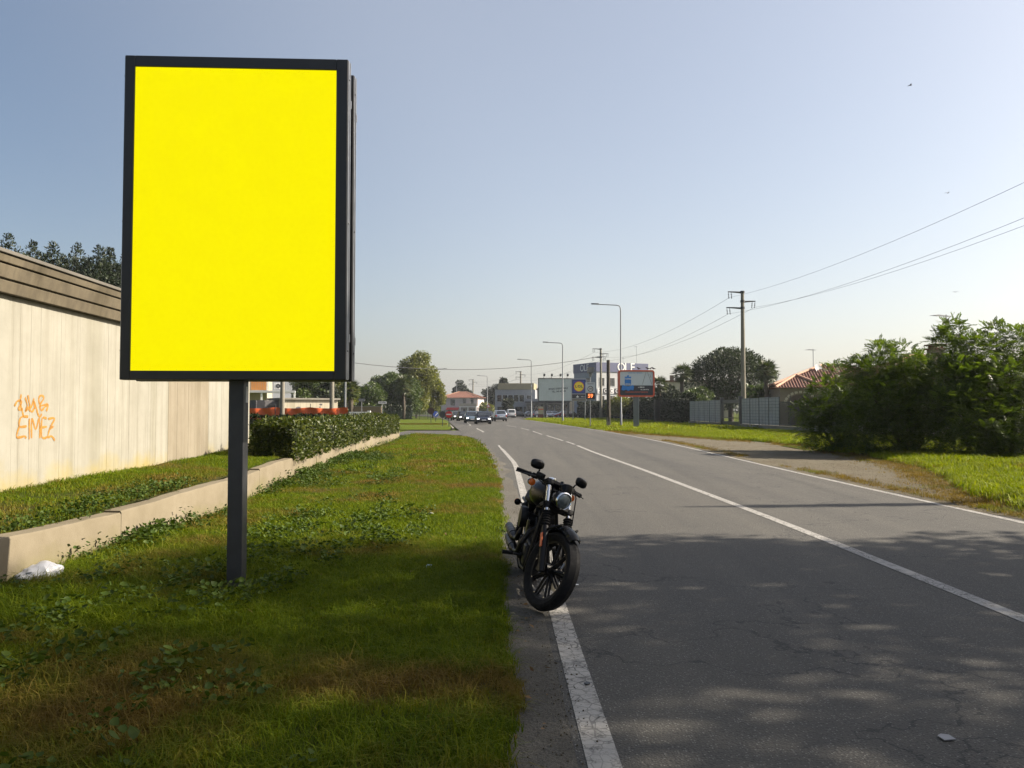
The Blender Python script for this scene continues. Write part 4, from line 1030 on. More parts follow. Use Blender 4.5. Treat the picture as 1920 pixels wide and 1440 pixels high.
# ------------------------------------------------------------------ right side: pine, palms, locust bushes
top = at(1369, 654, 96); 
pt = thing('umbrella_pine', 'wide dark umbrella pine rising behind the grey fence panels', 'tree', (top.x, 96, 0))
cen = []; rad = []
for k in range(46):
    a = k * 2.4; rr = 5.2 * math.sqrt((k + .5) / 46); cen.append((rr * math.cos(a), rr * .8 * math.sin(a), top.z - .9 - 3.2 * (rr / 5.2) ** 2.4 + random.uniform(-.25, .25))); rad.append(random.uniform(1.0, 1.45))
for k in range(34):
    a = k * 2.4; rr = 4.9 * math.sqrt((k + .5) / 34); cen.append((rr * math.cos(a), rr * .8 * math.sin(a), top.z - 4.2 - random.uniform(0, 2.6))); rad.append(random.uniform(.9, 1.3))
trunk_mesh(pt, 6.8, .30, .16, [((0, 0, 2.2 + .2 * (k % 4)), cen[5 * k % 60], .13) for k in range(9)])
P, Nn = clump_points(26000, np.array(cen), np.array(rad), .8)
leaf_obj('crown', P, unit(Nn + rng.normal(0, .5, (26000, 3)) + np.array([0, 0, .3])), .30 * rng.uniform(.7, 1.3, 26000), .42, L_PINE, pt, N=rng.normal(size=(26000, 3)))
palm('palm at the left edge of the big umbrella pine', 1279, 683, 93, 23, 'palms')
palm('palm at the right edge of the umbrella pine by the villa roof', 1437, 676, 74, 26, 'palms')
palm('half hidden palm just right of the red framed sign', 1236, 706, 100, 20, 'palms')
tr2(1255, 722, 104, 60, 'garden_tree', 'low dark garden tree between two palms', L_DARK, 3000, .34, group='garden trees behind the hedge')
tr2(1310, 722, 90, 56, 'garden_tree', 'green garden tree below the umbrella pine', L_GREEN, 3000, .32, group='garden trees behind the hedge')
tr2(1415, 712, 80, 50, 'garden_tree', 'olive garden tree behind the tall utility pole', L_GREEN, 3000, .30, group='garden trees behind the hedge')
tr2(1165, 742, 118, 60, 'garden_tree', 'light green garden tree under the tall white sign wall', L_YELLOW, 2600, .34, group='garden trees behind the hedge')

def locust(label, loc, cen, rad, nspray, group, sl=.42, trunk_h=1.6):
    t = thing('locust_bush', label, 'bush', loc, 0, group)
    cen, rad = np.array(cen, float), np.array(rad, float)
    b = MB()
    for k in range(len(cen)):
        c = cen[k]; b.tube([(c[0] * .18 + random.uniform(-.2, .2), c[1] * .18, -.1), (c[0] * .5, c[1] * .5, c[2] * .5), tuple(c)], [.055, .04, .012], 5)
    b.build('trunk', BARK, t)
    P, Nn = clump_points(nspray, cen, rad, .85, .35)
    k = P[:, 2] > .05; P, Nn = P[k], Nn[k]; n = len(P)
    D = unit(Nn * .8 + rng.normal(0, .5, (n, 3)) + np.array([0, 0, .1])); L = sl * rng.uniform(.55, 1.25, n)
    side = unit(np.cross(D, np.array([0, 0, 1.]) + rng.normal(0, .25, (n, 3)))); up = np.cross(side, D)
    C, DD, S, NN = [], [], [], []
    for j in range(6):
        f = .18 + .15 * j
        base = P + D * (L * f)[:, None] - np.array([0, 0, .35]) * (L * f * f)[:, None]
        for sg in (-1, 1):
            C.append(base); DD.append(unit(side * sg + D * .45)); S.append(L * .22 * (1 - .3 * abs(f - .5))); NN.append(up + rng.normal(0, .2, (n, 3)))
    C.append(P + D * (L * .98)[:, None] - np.array([0, 0, .33]) * L[:, None]); DD.append(D); S.append(L * .2); NN.append(up)
    leaf_obj('crown', np.concatenate(C), np.concatenate(DD), np.concatenate(S), .50, L_ROB, t, N=np.concatenate(NN), fold=.06)
    return t
G = 'locust bushes on the right verge'
def pc(base, lst):                     # clumps from (photo x, y, depth offset, radius)
    b = Vector(base); o = []
    for px, py, dy, r in lst: o.append(at(px, py, b.y + dy) - b)
    return [tuple(v) for v in o], [r for *_, r in lst]
b0 = (12.9, 29.5, 0.0)
c, r = pc(b0, [(1545, 735, 0, .65), (1530, 775, -.5, .55), (1575, 760, -.6, .7), (1520, 805, -.3, .45), (1560, 810, -.9, .7), (1600, 800, -1, .8), (1600, 735, 0, .7), (1565, 700, .3, .45), (1500, 770, .2, .3), (1620, 770, -.8, .8)])
locust('smallest pale locust bush nearest the grey fence', b0, c, r, 3000, G, .38)
b1 = (14.4, 27.5, 0.0)
c, r = pc(b1, [(1660, 690, 0, .75), (1625, 700, -.3, .6), (1690, 665, .2, .45), (1650, 660, .3, .38), (1700, 720, -.5, .8), (1640, 750, -.8, .85), (1690, 775, -1, .9), (1620, 800, -.8, .8), (1680, 820, -1.2, .85), (1740, 760, -.5, .9), (1735, 815, -1, .85), (1720, 690, .4, .6), (1680, 735, .9, .9), (1600, 690, .4, .35)])
locust('middle locust bush with feathery leaves under the villa chimney', b1, c, r, 6000, G, .40)
b2 = (16.6, 26.0, 0.0)
c, r = pc(b2, [(1790, 650, 0, .75), (1785, 618, .2, .4), (1840, 665, -.2, .8), (1900, 650, .1, .7), (1868, 628, .2, .42), (1800, 710, -.6, .95), (1860, 720, -.8, 1.0), (1920, 715, -.5, .9), (1790, 770, -1, .95), (1850, 790, -1.2, 1.0), (1920, 780, -1, 1.0), (1810, 830, -1.3, .85), (1880, 840, -1.5, .85), (1960, 700, 0, 1.0), (1980, 790, -.8, 1.0), (1760, 720, .3, .8), (1830, 740, .8, 1.1), (1940, 635, .3, .5)])
locust('tallest dense locust bush cut by the right picture edge', b2, c, r, 9500, G, .41)
b3 = (20.5, 24.5, 0.0)
locust('dark locust bush mostly outside the right picture edge', b3, [(0, 0, 1.5), (-1.2, .4, 1.2), (.8, -.5, 2.4), (-.6, .2, 2.7), (.5, 0, 3.6), (1.6, 0, 1.3), (-1.4, -.2, 2.0)], [1.1, .9, 1.0, .9, .8, 1.0, .8], 3000, G, .46)
# shade trees beside the road, out of the frame, whose shadow lies on the road, plus added sky blockers
def shade(label, loc, h, r, n, zlo, cl=30):
    return tree('roadside_tree', label, loc, h, (r, r, (h - zlo) / 2), (h + zlo) / 2, L_GREEN, n, .22, .55, cl, (.75, 1.35), .24, 'roadside trees', .25, .8, -1.0, .2, 14)
rng = np.random.default_rng(75)
shade('tall broadleaf tree beside the road at the right', (14.4, 7.8, 0), 13.0, 3.25, 13000, 4.0, 25)
shade('broad tree beside the road, nearest the viewer', (15.2, 3.2, 0), 12.9, 3.1, 11000, 3.6, 19)
shade('tree beside the road behind the viewer', (14.5, -5.2, 0), 13, 3.4, 13000, 3.0, 26)  # out of view, added to keep sky light off the shaded road
shade('tree beside the road well behind the viewer', (14.0, -12.0, 0), 13, 3.6, 11000, 3.0, 26)  # out of view too, another added sky blocker
for i, (x, y) in enumerate(((18.8, 9.0), (19.0, 3.5), (18.6, -1.5), (19.0, -7.0), (18.2, -13.5))):  # unseen row added to block low sky light from the right
    tree('roadside_tree', ['dense thicket tree behind the roadside trees, nearest the bare pole', 'dense thicket tree behind the roadside trees, second from the bare pole', 'dense thicket tree level with the viewer', 'dense thicket tree just behind the viewer', 'dense thicket tree farthest behind the viewer'][i], (x, y, 0), 10, (3.1, 3.1, 5.0), 5.0, L_GREEN, 14000, .28, .55, 40, (1.0, 1.5), .2, 'roadside trees')
# ------------------------------------------------------------------ poles, lamps, cables
def utility_pole(label, loc, h, rot, group, r0=.17, arms=((-1, .10, 1.35), (1, .95, 1.2), (-1, 1.55, 1.5)), mat=None):
    t = thing('utility_pole', label, 'utility pole', loc, rot, group)
    b = MB(); b.tube([(0, 0, -.3), (0, 0, h * .5), (0, 0, h)], [r0, r0 * .82, r0 * .62], 14); b.build('pole', mat or POLEC, t)
    for sg, dz, ln in arms:
        z = h - dz
        b = MB(); b.tube([(0, 0, z - .05), (sg * ln * .5, 0, z), (sg * ln, 0, z + .02)], [.10, .075, .05], 6); b.lathe([(r0 * .85, -.10), (r0 * .85, .10)], 12, (0, 0, z)); a = b.build('cross_arm', DKGREY, t)
        for o in (.02, .28):
            b = MB(); x = sg * (ln - o - .02)
            b.tube([(x, .0, z - .04), (x - sg * .05, 0, z - .62)], .022, 6)
            for q in range(3): b.lathe([(.035, -.03), (.075, -.01), (.03, .03)], 10, (x - sg * .012 * (q + 1) , 0, z - .22 - .15 * q), (0, 0, 1))
            b.build('insulator', DKGREY, a)
    return t
GP = 'concrete utility poles'
PX = [(22.9, 14.3), (21.1, 70), (15.75, 136), (2.45, 216), (-13.8, 272)]
utility_pole('bare pole beside the road past the right picture edge', (22.9, 14.3, 0), 12.6, R(3), GP, .26)
utility_pole('tall concrete utility pole behind the grey fence panels', (21.1, 70, 0), 12.5, R(3), GP, .24)
utility_pole('utility pole with many brackets beside the blue topped building', (15.75, 136, 0), 12.6, R(9), GP, .26, ((-1, .1, 1.5), (1, .95, 1.4), (-1, 1.6, 1.6), (1, 1.5, .9)))
utility_pole('distant utility pole in front of the grey shop block', (2.45, 216, 0), 12.6, R(12), GP, .30, ((-1, .1, 1.5), (1, .95, 1.4), (-1, 1.6, 1.5)))
utility_pole('farthest utility pole beside the red roofed house', (-13.8, 272, 0), 12.6, R(16), GP, .32, ((-1, .1, 1.6), (1, .95, 1.5), (-1, 1.6, 1.6)))
CABLE = paint('cable_sheath', (.09, .09, .095), .6, 0, .1, 2)
def cable(label, a, b, sag, r=.012, group='overhead cables', n=18):
    a, b = Vector(a), Vector(b); m = MB()
    m.tube([a.lerp(b, i / n) - Vector((0, 0, sag * 4 * (i / n) * (1 - i / n))) for i in range(n + 1)], r, 5)
    o = m.build('overhead_cable', CABLE); props(o, label, 'cable', group)
lab = ['topmost', 'middle', 'lowest']
for i in range(3):
    off = [(-1.2, 11.9), (1.1, 11.0), (-1.3, 10.4)][i]
    for k in range(4):
        a, b = PX[k], PX[k + 1]
        cable(['%s thin cable from the tall utility pole to the right picture edge', '%s thin cable from the tall utility pole to the bracketed pole', '%s faint cable between bracketed pole and shop block pole', '%s faint cable to the farthest utility pole'][k] % lab[i], (a[0] + off[0], a[1], off[1]), (b[0] + off[0], b[1], off[1]), (1.1, 1.3, 1.5, 1.0)[k], (.009, .012, .016, .02)[k])
cable('thick cable hanging low across the road left of the bracketed pole', at(560, 664, 120), (15.6, 136, 11.2), 2.4, .045)

def street_lamp(label, loc, h, arm, rot, r=.085, group='curved arm street lamps', mat=None):
    t = thing('street_lamp', label, 'street lamp', loc, rot, group)
    b = MB(); b.tube([(0, 0, -.2), (0, 0, 1.2), (0, 0, 1.25), (0, 0, h - .5)], [r, r, r * .8, r * .5], 12); b.build('pole', mat or GALV, t)
    b = MB(); b.tube([(0, 0, h - .5), (-.02, 0, h - .25), (-.14, 0, h - .07), (-.4, 0, h), (-arm * .9, 0, h + .08)], [r * .5, r * .48, r * .45, r * .42, r * .38], 8); b.build('arm', mat or GALV, t)
    b = MB(); b.loft([[(-arm * .78 - x, y * w, h + .06 + z) for y, z in ((-.14, 0), (.14, 0), (.11, .10), (-.11, .10))] for x, w in ((0, .5), (.12, 1), (.6, .9), (.75, .45))]); b.build('lamp_head', DKGREY, t, 30)
    return t
street_lamp('tallest street lamp, its pole behind the red framed sign', (10.5, 74, 0), 11.75, 2.7, R(3), .11)
street_lamp('street lamp crossing the white billboard', (7.0, 106, 0), 10.9, 2.6, R(6), .13)
street_lamp('street lamp in front of the grey shop block', (3.75, 149, 0), 11.4, 2.6, R(10), .14)
street_lamp('distant street lamp standing before the dark cedar', (-6.6, 205, 0), 10.8, 2.6, R(16), .16)
street_lamp('street lamp on the left kerb beside the tall trees', (-17.3, 172, 0), 10.9, 2.5, R(190), .15)
street_lamp('faint far street lamp above the red roof', (-18.4, 255, 0), 11.0, 2.5, R(196), .18)
def plain_pole(label, loc, h, r, mat, group='plain poles behind the billboard'):
    t = thing('grey_pole', label, 'pole', loc, 0, group)
    b = MB(); b.tube([(0, 0, -.2), (0, 0, h)], [r, r * .7], 12); b.build('shaft', mat, t); b = MB(); b.lathe([(r * .75, 0), (r * .75, .05), (r * .3, .09)], 12, (0, 0, h)); b.build('cap', DKGREY, t)
plain_pole('thick concrete pole crossing the old white shed', (at(529, 790, 40).x, 40, 0), 8.2, .13, POLEC)
plain_pole('concrete pole at the right end of the white shed', (at(622, 780, 52).x, 52, 0), 9.5, .17, POLEC)
plain_pole('thin metal pole under the right corner of the billboard', (at(647, 780, 60).x, 60, 0), 9.0, .10, GALV)
t = thing('tarred_pole', 'black wooden pole with pale concrete foot in the right verge grass', 'pole', (at(1141, 795, 72).x, 72, 0))
b = MB(); b.tube([(0, 0, .55), (0, 0, 6.3)], [.19, .16], 12); b.build('shaft', WOOD, t)
b = MB(); b.bb((-.17, -.17, -.2), (.17, .17, .95)); b.build('footing', PLAIN, t, 0, .02)

# ------------------------------------------------------------------ fence, gate and hedge along the villa gardens
FX = 19.0
SCR = paint('grey_white_screen', (.30, .315, .33), .6, 0, .10, 2, dirt=.3)
WIRE = paint('dark_fence_wire', (.045, .05, .055), .5, .4, .2, 6)
fence = thing('panel_fence', 'grey white panel fence with wire grid on a low concrete base', 'fence', (FX, 53, 0)); fence['kind'] = 'thing'
def fence_run(y0, y1, nm='screen_panel', solid=True, step=2.0):
    n = max(1, round((y1 - y0) / step)); w = (y1 - y0) / n
    for i in range(n):
        a = y0 + i * w - 53
        if solid:
            m = MB(); m.bb((0, a + .05, .50), (.03, a + w - .05, 2.52 + .02 * (i % 2))); p = m.build(nm, SCR, fence, 0)
            m = MB()
            for z in np.linspace(.62, 2.46, 9): m.bb((-.016, a + .03, z - .009), (-.004, a + w - .03, z + .009))
            for q in (.34, .67): m.bb((-.014, a + w * q - .009, .5), (-.0045, a + w * q + .009, 2.5))
            m.build('wire_grid', WIRE, p, 0)
        else:
            for q in np.arange(.1, w, .17):
                m = MB(); m.bb((-.015, a + q - .016, .45), (.015, a + q + .016, 2.2)); m.build('railing_bar', WIRE, fence, 0)
            m = MB(); m.bb((-.02, a, .55), (.02, a + w, .6)); m.bb((-.02, a, 2.1), (.02, a + w, 2.15)); m.build('rail', WIRE, fence, 0)
        m = MB(); m.bb((-.03, a - .025, .3), (.03, a + .025, 2.56)); m.build('fence_post', WIRE, fence, 0)
fence_run(44, 54.6, solid=False); fence_run(54.6, 63.6); fence_run(69.8, 82.2)
for a, b in ((44, 63.6), (69.8, 82.2)):
    m = MB(); m.bb((-.14, a - 53, -.2), (.14, b - 53, .42)); m.bb((-.17, a - 53, .42), (.17, b - 53, .47)); m.build('base_wall', PLAIN, fence, 0)
gate = thing('metal_gate', 'grey metal garden gate with open bars between the fence panels', 'gate', (FX, 66.7, 0))
for s_ in (-1, 1): m = MB(); m.bb((-.13, s_ * 2.85 - .2, -.1), (.13, s_ * 2.85 + .2, 2.75)); m.build('gate_post', DKGREY, gate, 0, .02)
m = MB(); m.bb((-.03, -2.6, .12), (.03, 2.6, .62)); m.build('kick_panel', DKGREY, gate, 0)
m = MB(); m.bb((-.03, -2.6, .9), (.03, 2.6, .96)); m.bb((-.03, -2.6, 2.2), (.03, 2.6, 2.5)); m.build('gate_rail', DKGREY, gate, 0)
for k in range(13): m = MB(); m.bb((-.015, -2.4 + .4 * k - .014, .62), (.015, -2.4 + .4 * k + .014, 2.2)); m.build('bar', DKGREY, gate, 0)
hedge('tall_hedge', 'tall dark clipped hedge stretching behind the red framed sign', [(19.1, 83), (19.4, 100), (18.6, 120), (17.2, 146), (15.6, 172)], 1.6, -.1, 3.35, 15000, .30, L_HEDGE, wav=.14)
m = thing('gate_pier', 'grey pier with a dark letter box set in the tall hedge', 'pier', (18.0, 96.0, 0)); b = MB(); b.bb((-.2, -.5, -.1), (.4, .5, 2.9)); b.build('pier', paint('dark_stone_pier', (.05, .042, .036), .85, 0, .2, 3), m, 0, .03); b = MB(); b.bb((-.24, -.22, 1.0), (-.19, .22, 1.6)); b.build('letter_box', BLK, m, 0)
# garden things seen through the gate
t = thing('garden_ornament', 'small white garden fountain on the lawn behind the gate', 'ornament', (23.5, 73.5, .1)); b = MB(); b.lathe([(.42, 0), (.30, .15), (.16, .4), (.14, .8), (.5, 1.05), (.55, 1.15), (.1, 1.2), (.08, 1.7), (.02, 1.8)], 16); b.build('basin', WHITE, t)

# ------------------------------------------------------------------ signs on the right verge
SIGNF = paint('red_orange_frame', (.50, .075, .028), .45, 0, .1, 3)
S_WHT = paint('sign_face_white', (.46, .50, .54), .45, 0, .04, 2); S_NAVY = paint('sign_navy', (.022, .022, .035), .5, 0, .1, 2)
S_BLUE = paint('sign_blue', (.012, .16, .50), .45, 0, .08, 2); S_PALE = paint('sign_pale_print', (.62, .62, .62), .5, 0, .05, 2)
S_RED = paint('sign_red', (.48, .012, .018), .4, 0, .08, 3); S_YEL = paint('sign_yellow', (.80, .60, .02), .4, 0, .05, 3); S_BLK = paint('sign_black_print', (.012, .012, .014), .5, 0, .1, 3)
def rrect(w, h, r, n=5):
    o = []
    for cx, cz, a0 in ((w / 2 - r, h / 2 - r, 0), (-w / 2 + r, h / 2 - r, 90), (-w / 2 + r, -h / 2 + r, 180), (w / 2 - r, -h / 2 + r, 270)):
        for k in range(n + 1): a = R(a0 + 90 * k / n); o.append((cx + r * math.cos(a), cz + r * math.sin(a)))
    return o
def disc(mb, c, r, y0, y1, n=28, mi=0): return mb.prism([(c[0] + r * math.cos(2 * math.pi * k / n), c[1] + r * math.sin(2 * math.pi * k / n)) for k in range(n)], 'y', y0, y1, mi)
# red framed advertising sign
t = thing('advertising_sign', 'red framed advertising sign with a blue tower print on one thick grey post', 'sign', (10.95, 67.6, 0), R(4))
m = MB(); m.bb((-.24, 0, -.2), (.20, .22, 2.85)); m.build('post', paint('grey_green_post', (.11, .125, .135), .5, .2, .1, 3), t, 0, .02)
m = MB(); m.bb((.20, .0, -.2), (.235, .22, 2.85)); m.build('post_trim', ALU, t, 0)
zc = 3.94; W, H = 3.22, 2.36
m = MB(); o = rrect(W, H, .22); i = rrect(W - .26, H - .26, .14); n = len(o)
v = [(a, -.12, zc + b) for a, b in o] + [(a, -.12, zc + b) for a, b in i] + [(a, .34, zc + b) for a, b in o] + [(a, -.06, zc + b) for a, b in i]
f = [(k, (k + 1) % n, n + (k + 1) % n, n + k) for k in range(n)] + [(2 * n + k, 2 * n + (k + 1) % n, (k + 1) % n, k) for k in range(n)] + [(n + k, n + (k + 1) % n, 3 * n + (k + 1) % n, 3 * n + k) for k in range(n)] + [tuple(2 * n + k for k in range(n))]
m.add(v, f); m.build('frame', SIGNF, t, 30)
w, h = W - .28, H - .28
m = MB(); m.bb((-w / 2, -.07, zc - h / 2), (w / 2, -.058, zc + h / 2)); fc = m.build('sign_face', S_WHT, t, 0)
m = MB(); m.bb((-w / 2, -.076, zc - h / 2), (w / 2, -.0705, zc - .17)); m.build('dark_band', S_NAVY, fc, 0)
m = MB(); m.prism([(-1.05, zc - .12), (-.48, zc - .12), (-.48, zc + .60), (-.68, zc + .60), (-.68, zc + .74), (-.86, zc + .70), (-.86, zc + .60), (-1.05, zc + .60)], 'y', -.079, -.072)
m.prism([(-1.35, zc - .55), (-1.2, zc - .62), (-.9, zc - .55), (-.75, zc - .66), (-.5, zc - .55), (-.3, zc - .6), (-.22, zc - .35), (-.30, zc - .12), (-.48, zc - .2), (-.75, zc - .25), (-1.05, zc - .2), (-1.24, zc - .1), (-1.30, zc - .3)], 'y', -.082, -.077)
m.build('tower_print', S_BLUE, fc, 0)
text('lettering', 'TORRE', .20, S_PALE, fc, (-.765, -.083, zc + .40), bold=.004)
text('lettering', 'SERVIZI', .14, S_WHT, fc, (-.765, -.083, zc - .05), bold=.004)
text('lettering', 'v. EMILIA', .15, S_PALE, fc, (.42, -.077, zc - .33), bold=.004)
text('lettering', 'TEL. 049 59 52', .12, S_PALE, fc, (.72, -.077, zc - .54), bold=.003)
text('lettering', 'COSTRUZIONI RISTRUTTURAZIONI', .125, SIGNF, fc, (.0, -.077, zc - .76), bold=.003)
text('lettering', 'IMPRESA EDILE - PREVENTIVI', .10, S_BLUE, fc, (-.1, -.073, zc + .92), bold=.002)
m = MB()
for a, b_ in (((.52, -.10), (.86, 1.0)), ((1.38, -.10), (.98, 1.0)), ((1.30, .5), (1.2, .82))): m.tube([(a[0], -.072, zc + a[1]), (b_[0], -.072, zc + b_[1])], .012, 4)
m.build('crane_print', S_BLK, fc, 0)
for i, x in enumerate((.2, 1.0, 1.3, 1.5)):
    b = thing('bird', ['dark bird perched left on top of the red sign frame', 'dark bird with raised tail on the red sign frame', 'small dark bird near the right corner of the red sign', 'dark bird at the right corner of the red sign'][i], 'bird', Vector((10.95 + x, 67.7, zc + H / 2 + .02)), random.uniform(0, 3), 'birds perched on the red framed sign')
    m = MB(); m.tube([(-.24, 0, .10), (-.12, 0, .11), (0, 0, .15), (.09, 0, .21), (.13, 0, .24)], [.015, .045, .07, .05, .035], 8); m.tube([(.12, 0, .245), (.2, 0, .235)], [.018, .004], 5); m.tube([(0, .02, .1), (0, .02, 0)], .008, 4); m.tube([(0, -.02, .1), (0, -.02, 0)], .008, 4); m.build('body', BLK, b, 60)
# large pale billboard for hire
t = thing('large_billboard', 'wide pale ribbed billboard with two lines of tilted writing', 'billboard', (8.6, 150, 0), R(6))
m = MB(); m.bb((-3.5, 0, 3.35), (3.5, .25, 3.5)); m.bb((-3.5, 0, 7.75), (3.5, .25, 7.9)); m.bb((-3.5, 0, 3.5), (-3.36, .25, 7.75)); m.bb((3.36, 0, 3.5), (3.5, .25, 7.75)); m.build('frame', DKGREY, t, 0)
PAL = paint('pale_billboard_sheet', (.40, .45, .47), .5, 0, .05, 1.0, dirt=.15)
for k in range(14):
    x = -3.36 + k * .48; m = MB(); m.bb((x + .006, .05 + .012 * (k % 2), 3.5), (x + .474, .1, 7.75)); m.build('billboard_panel', PAL, t, 0)
m = text('lettering', 'SPAZIO DISPONIBILE', .46, S_NAVY, t, (.45, .035, 5.85), (R(90), R(-3.5), 0), bold=.008, sx=.9); m = text('lettering', 'TEL. 340 42 038', .46, S_NAVY, t, (.55, .035, 5.3), (R(90), R(-3.5), 0), bold=.008, sx=.9)
for x in (-2.1, 2.4): m = MB(); m.bb((x - .2, .05, -.2), (x + .2, .35, 3.4)); m.build('leg', DKGREY, t, 0)
for x in (-2.4, -.9, .8, 2.2): m = MB(); m.tube([(x, .2, 7.9), (x, -.1, 8.25), (x, -.55, 8.45)], .04, 6); m.box((x, -.6, 8.5), (.35, .3, .42), 0, (R(35), 0, 0)); m.build('floodlight', DKGREY, t, 0)
# square supermarket sign: navy panel, yellow disc with red ring, strip below
t = thing('supermarket_sign', 'navy supermarket sign with yellow disc logo and a dark strip below', 'sign', (10.2, 117, 0), R(4))
m = MB(); m.prism(rrect(2.36, 3.45, .12), 'y', 0, .3); m.M = None; o = m.build('frame', paint('sign_rim_grey', (.34, .35, .37), .5, .1, .06, 3), t, 0); o.location = (0, 0, 4.72)
m = MB(); m.bb((-1.06, -.012, 4.15), (1.06, -.002, 6.30)); f = m.build('sign_face', paint('sign_deep_blue', (.010, .022, .14), .4, 0, .06, 2), t, 0)
m = MB(); m.bb((-.84, -.019, 4.33), (.84, -.0125, 6.12)); m.build('logo_square', paint('sign_mid_blue', (.02, .05, .28), .4, 0, .06, 2), f, 0)
m = MB(); disc(m, (0, 5.23), .80, -.026, -.0195); m.build('logo_ring', S_RED, f, 0)
m = MB(); disc(m, (0, 5.23), .72, -.033, -.0265); m.build('logo_disc', S_YEL, f, 0)
text('lettering', 'L', .52, S_NAVY, f, (-.45, -.034, 5.23), bold=.02); text('lettering', 'i', .52, S_RED, f, (-.17, -.034, 5.28), (R(90), R(12), 0), bold=.02); text('lettering', 'D', .52, S_NAVY, f, (.10, -.034, 5.23), bold=.02); text('lettering', 'L', .52, S_NAVY, f, (.46, -.034, 5.23), bold=.02)
m = MB(); m.bb((-1.06, -.012, 3.42), (1.06, -.002, 4.05)); st = m.build('direction_strip', S_NAVY, t, 0)
m = MB(); m.prism([(-.5, 3.62), (-.22, 3.52), (.06, 3.62), (-.1, 3.72), (-.22, 3.92), (-.34, 3.72)], 'y', -.019, -.0125); m.build('arrow', S_PALE, st, 0)
text('lettering', '500 m', .22, S_PALE, st, (.60, -.014, 3.66), bold=.006)
m = MB(); m.bb((-1.06, -.012, 3.04), (1.06, -.002, 3.36)); m.build('lower_strip', paint('sign_grey_brown', (.16, .14, .12), .6, 0, .1, 3), t, 0)
for x in (-.9, .95): m = MB(); m.tube([(x, .15, -.2), (x, .15, 3.1)], .09, 8); m.build('leg', GALV, t)
# speed display
t = thing('speed_display', 'roadside speed display showing 59 below a 50 limit with a solar panel', 'sign', (7.35, 72, 0), R(3))
m = MB(); m.tube([(0, .12, -.2), (0, .12, 5.15)], .052, 10); m.build('post', GALV, t)
m = MB(); m.prism(rrect(.92, 1.62, .05), 'y', 0, .07); o = m.build('panel', S_WHT, t, 0); o.location = (0, 0, 3.4)
m = MB(); disc(m, (0, 3.60), .27, -.007, -.001); m.build('limit_ring', S_BLK, t, 0)
m = MB(); disc(m, (0, 3.60), .205, -.013, -.0075); m.build('limit_face', S_PALE, t, 0)
text('lettering', '50', .27, S_BLK, t, (0, -.014, 3.60), bold=.008)
text('lettering', 'VELOCITA', .13, S_BLK, t, (0, -.003, 4.06), bold=.003)
m = MB(); m.bb((-.43, -.03, 2.62), (.43, -.001, 3.22)); m.build('display', S_BLK, t, 0)
text('digits', '59', .50, emit('orange_led', (1.0, .22, .06), .9), t, (0, -.033, 2.92), bold=.012)
m = MB(); m.box((.02, .0, 5.35), (.62, .05, .72), 0, (R(-38), R(0), R(-20))); m.build('solar_panel', paint('solar_cells', (.10, .10, .085), .35, .2, .1, 4), t, 0)
m = MB(); m.box((0, .12, 4.95), (.3, .2, .4)); m.build('battery_box', GALV, t, 0, .02)
# traffic signs on the island and in the side street
def round_sign(name, label, loc, h, r, face, rot=0, bar=None, back=False):
    t = thing(name, label, 'traffic sign', loc, rot)
    m = MB(); m.tube([(0, .03, -.2), (0, .03, h + r * .6)], .032, 8); m.build('post', DKGREY, t)
    m = MB(); disc(m, (0, h), r, -.012, -.002); d = m.build('disc', face, t, 0)
    if bar: m = MB(); m.bb((-r * .78, -.017, h - r * .17), (r * .78, -.0125, h + r * .17)); m.build('bar', bar, d, 0)
    return t
round_sign('no_entry_sign', 'red and white no entry sign on a low post at the island tip', (gp(838, 803).x + .15, 68, .1), 1.12, .30, S_RED, R(-6), S_PALE)
round_sign('round_sign', 'dark round sign back just left behind the no entry sign', (gp(835, 801).x - .12, 70.5, .1), 1.1, .30, DKGREY)
round_sign('round_sign', 'dark brown round sign back on the traffic island', (at(808, 773, 84).x, 84, .2), 1.3, .36, paint('sign_back_brown', (.05, .02, .018), .6, 0, .1, 3))
bs = round_sign('round_sign', 'round blue direction sign with a white arrow on the island', (at(817, 777, 92).x, 92, .2), .95, .34, paint('sign_round_blue', (.02, .05, .25), .4, 0, .1, 3), R(15))
m = MB(); m.prism([(-.08, .80), (.16, 1.02), (.06, 1.06), (.22, 1.14), (.24, .92), (.20, .98), (-.02, .74)], 'y', -.018, -.0125); m.build('arrow', S_PALE, bs, 0)
def plate_sign(label, px, py, Y, w, h, mat, tx=None):
    c = at(px, py, Y); t = thing('street_name_sign', label, 'street sign', (c.x, Y, 0))
    m = MB(); m.tube([(0, .04, -.2), (0, .04, c.z + h / 2)], .03, 8); m.build('post', GALV, t)
    m = MB(); m.bb((-w / 2, -.012, c.z - h / 2), (w / 2, .0, c.z + h / 2)); m.build('plate', mat, t, 0, .004)
    if tx: text('lettering', tx, .11, S_BLK, t, (0, -.014, c.z), bold=.003)
plate_sign('white street name sign on a thin post behind the hedge', 717, 755, 58, .62, .17, WHITE, 'VIA ROMA')
plate_sign('grey back of a small road sign left of the white one', 678, 750, 58, .44, .21, paint('sign_back_grey', (.16, .17, .18), .5, .4, .1, 4))
kb = MB(); kb.prism([(0, 0), (.16, 0), (.14, .14), (0, .16)], 'x', -26, -6.4); k_ = kb.build('yellow_kerb', paint('yellow_kerb_paint', (.33, .24, .02), .7, 0, .25, 2), smooth=0, loc=(0, 76, .16)); k_['kind'] = 'structure'
kb = MB()
ky = np.linspace(62, 80, 12); kx = lerp([(60, -4.6), (64, -4.9), (75, -6.0), (100, -8.4)], ky)
kb.loft([[(x - .08, y, 0), (x + .08, y, 0), (x + .07, y, .14), (x - .08, y, .15)] for x, y in zip(kx, ky)]); k_ = kb.build('island_kerb', PLAIN, smooth=0); k_['kind'] = 'structure'

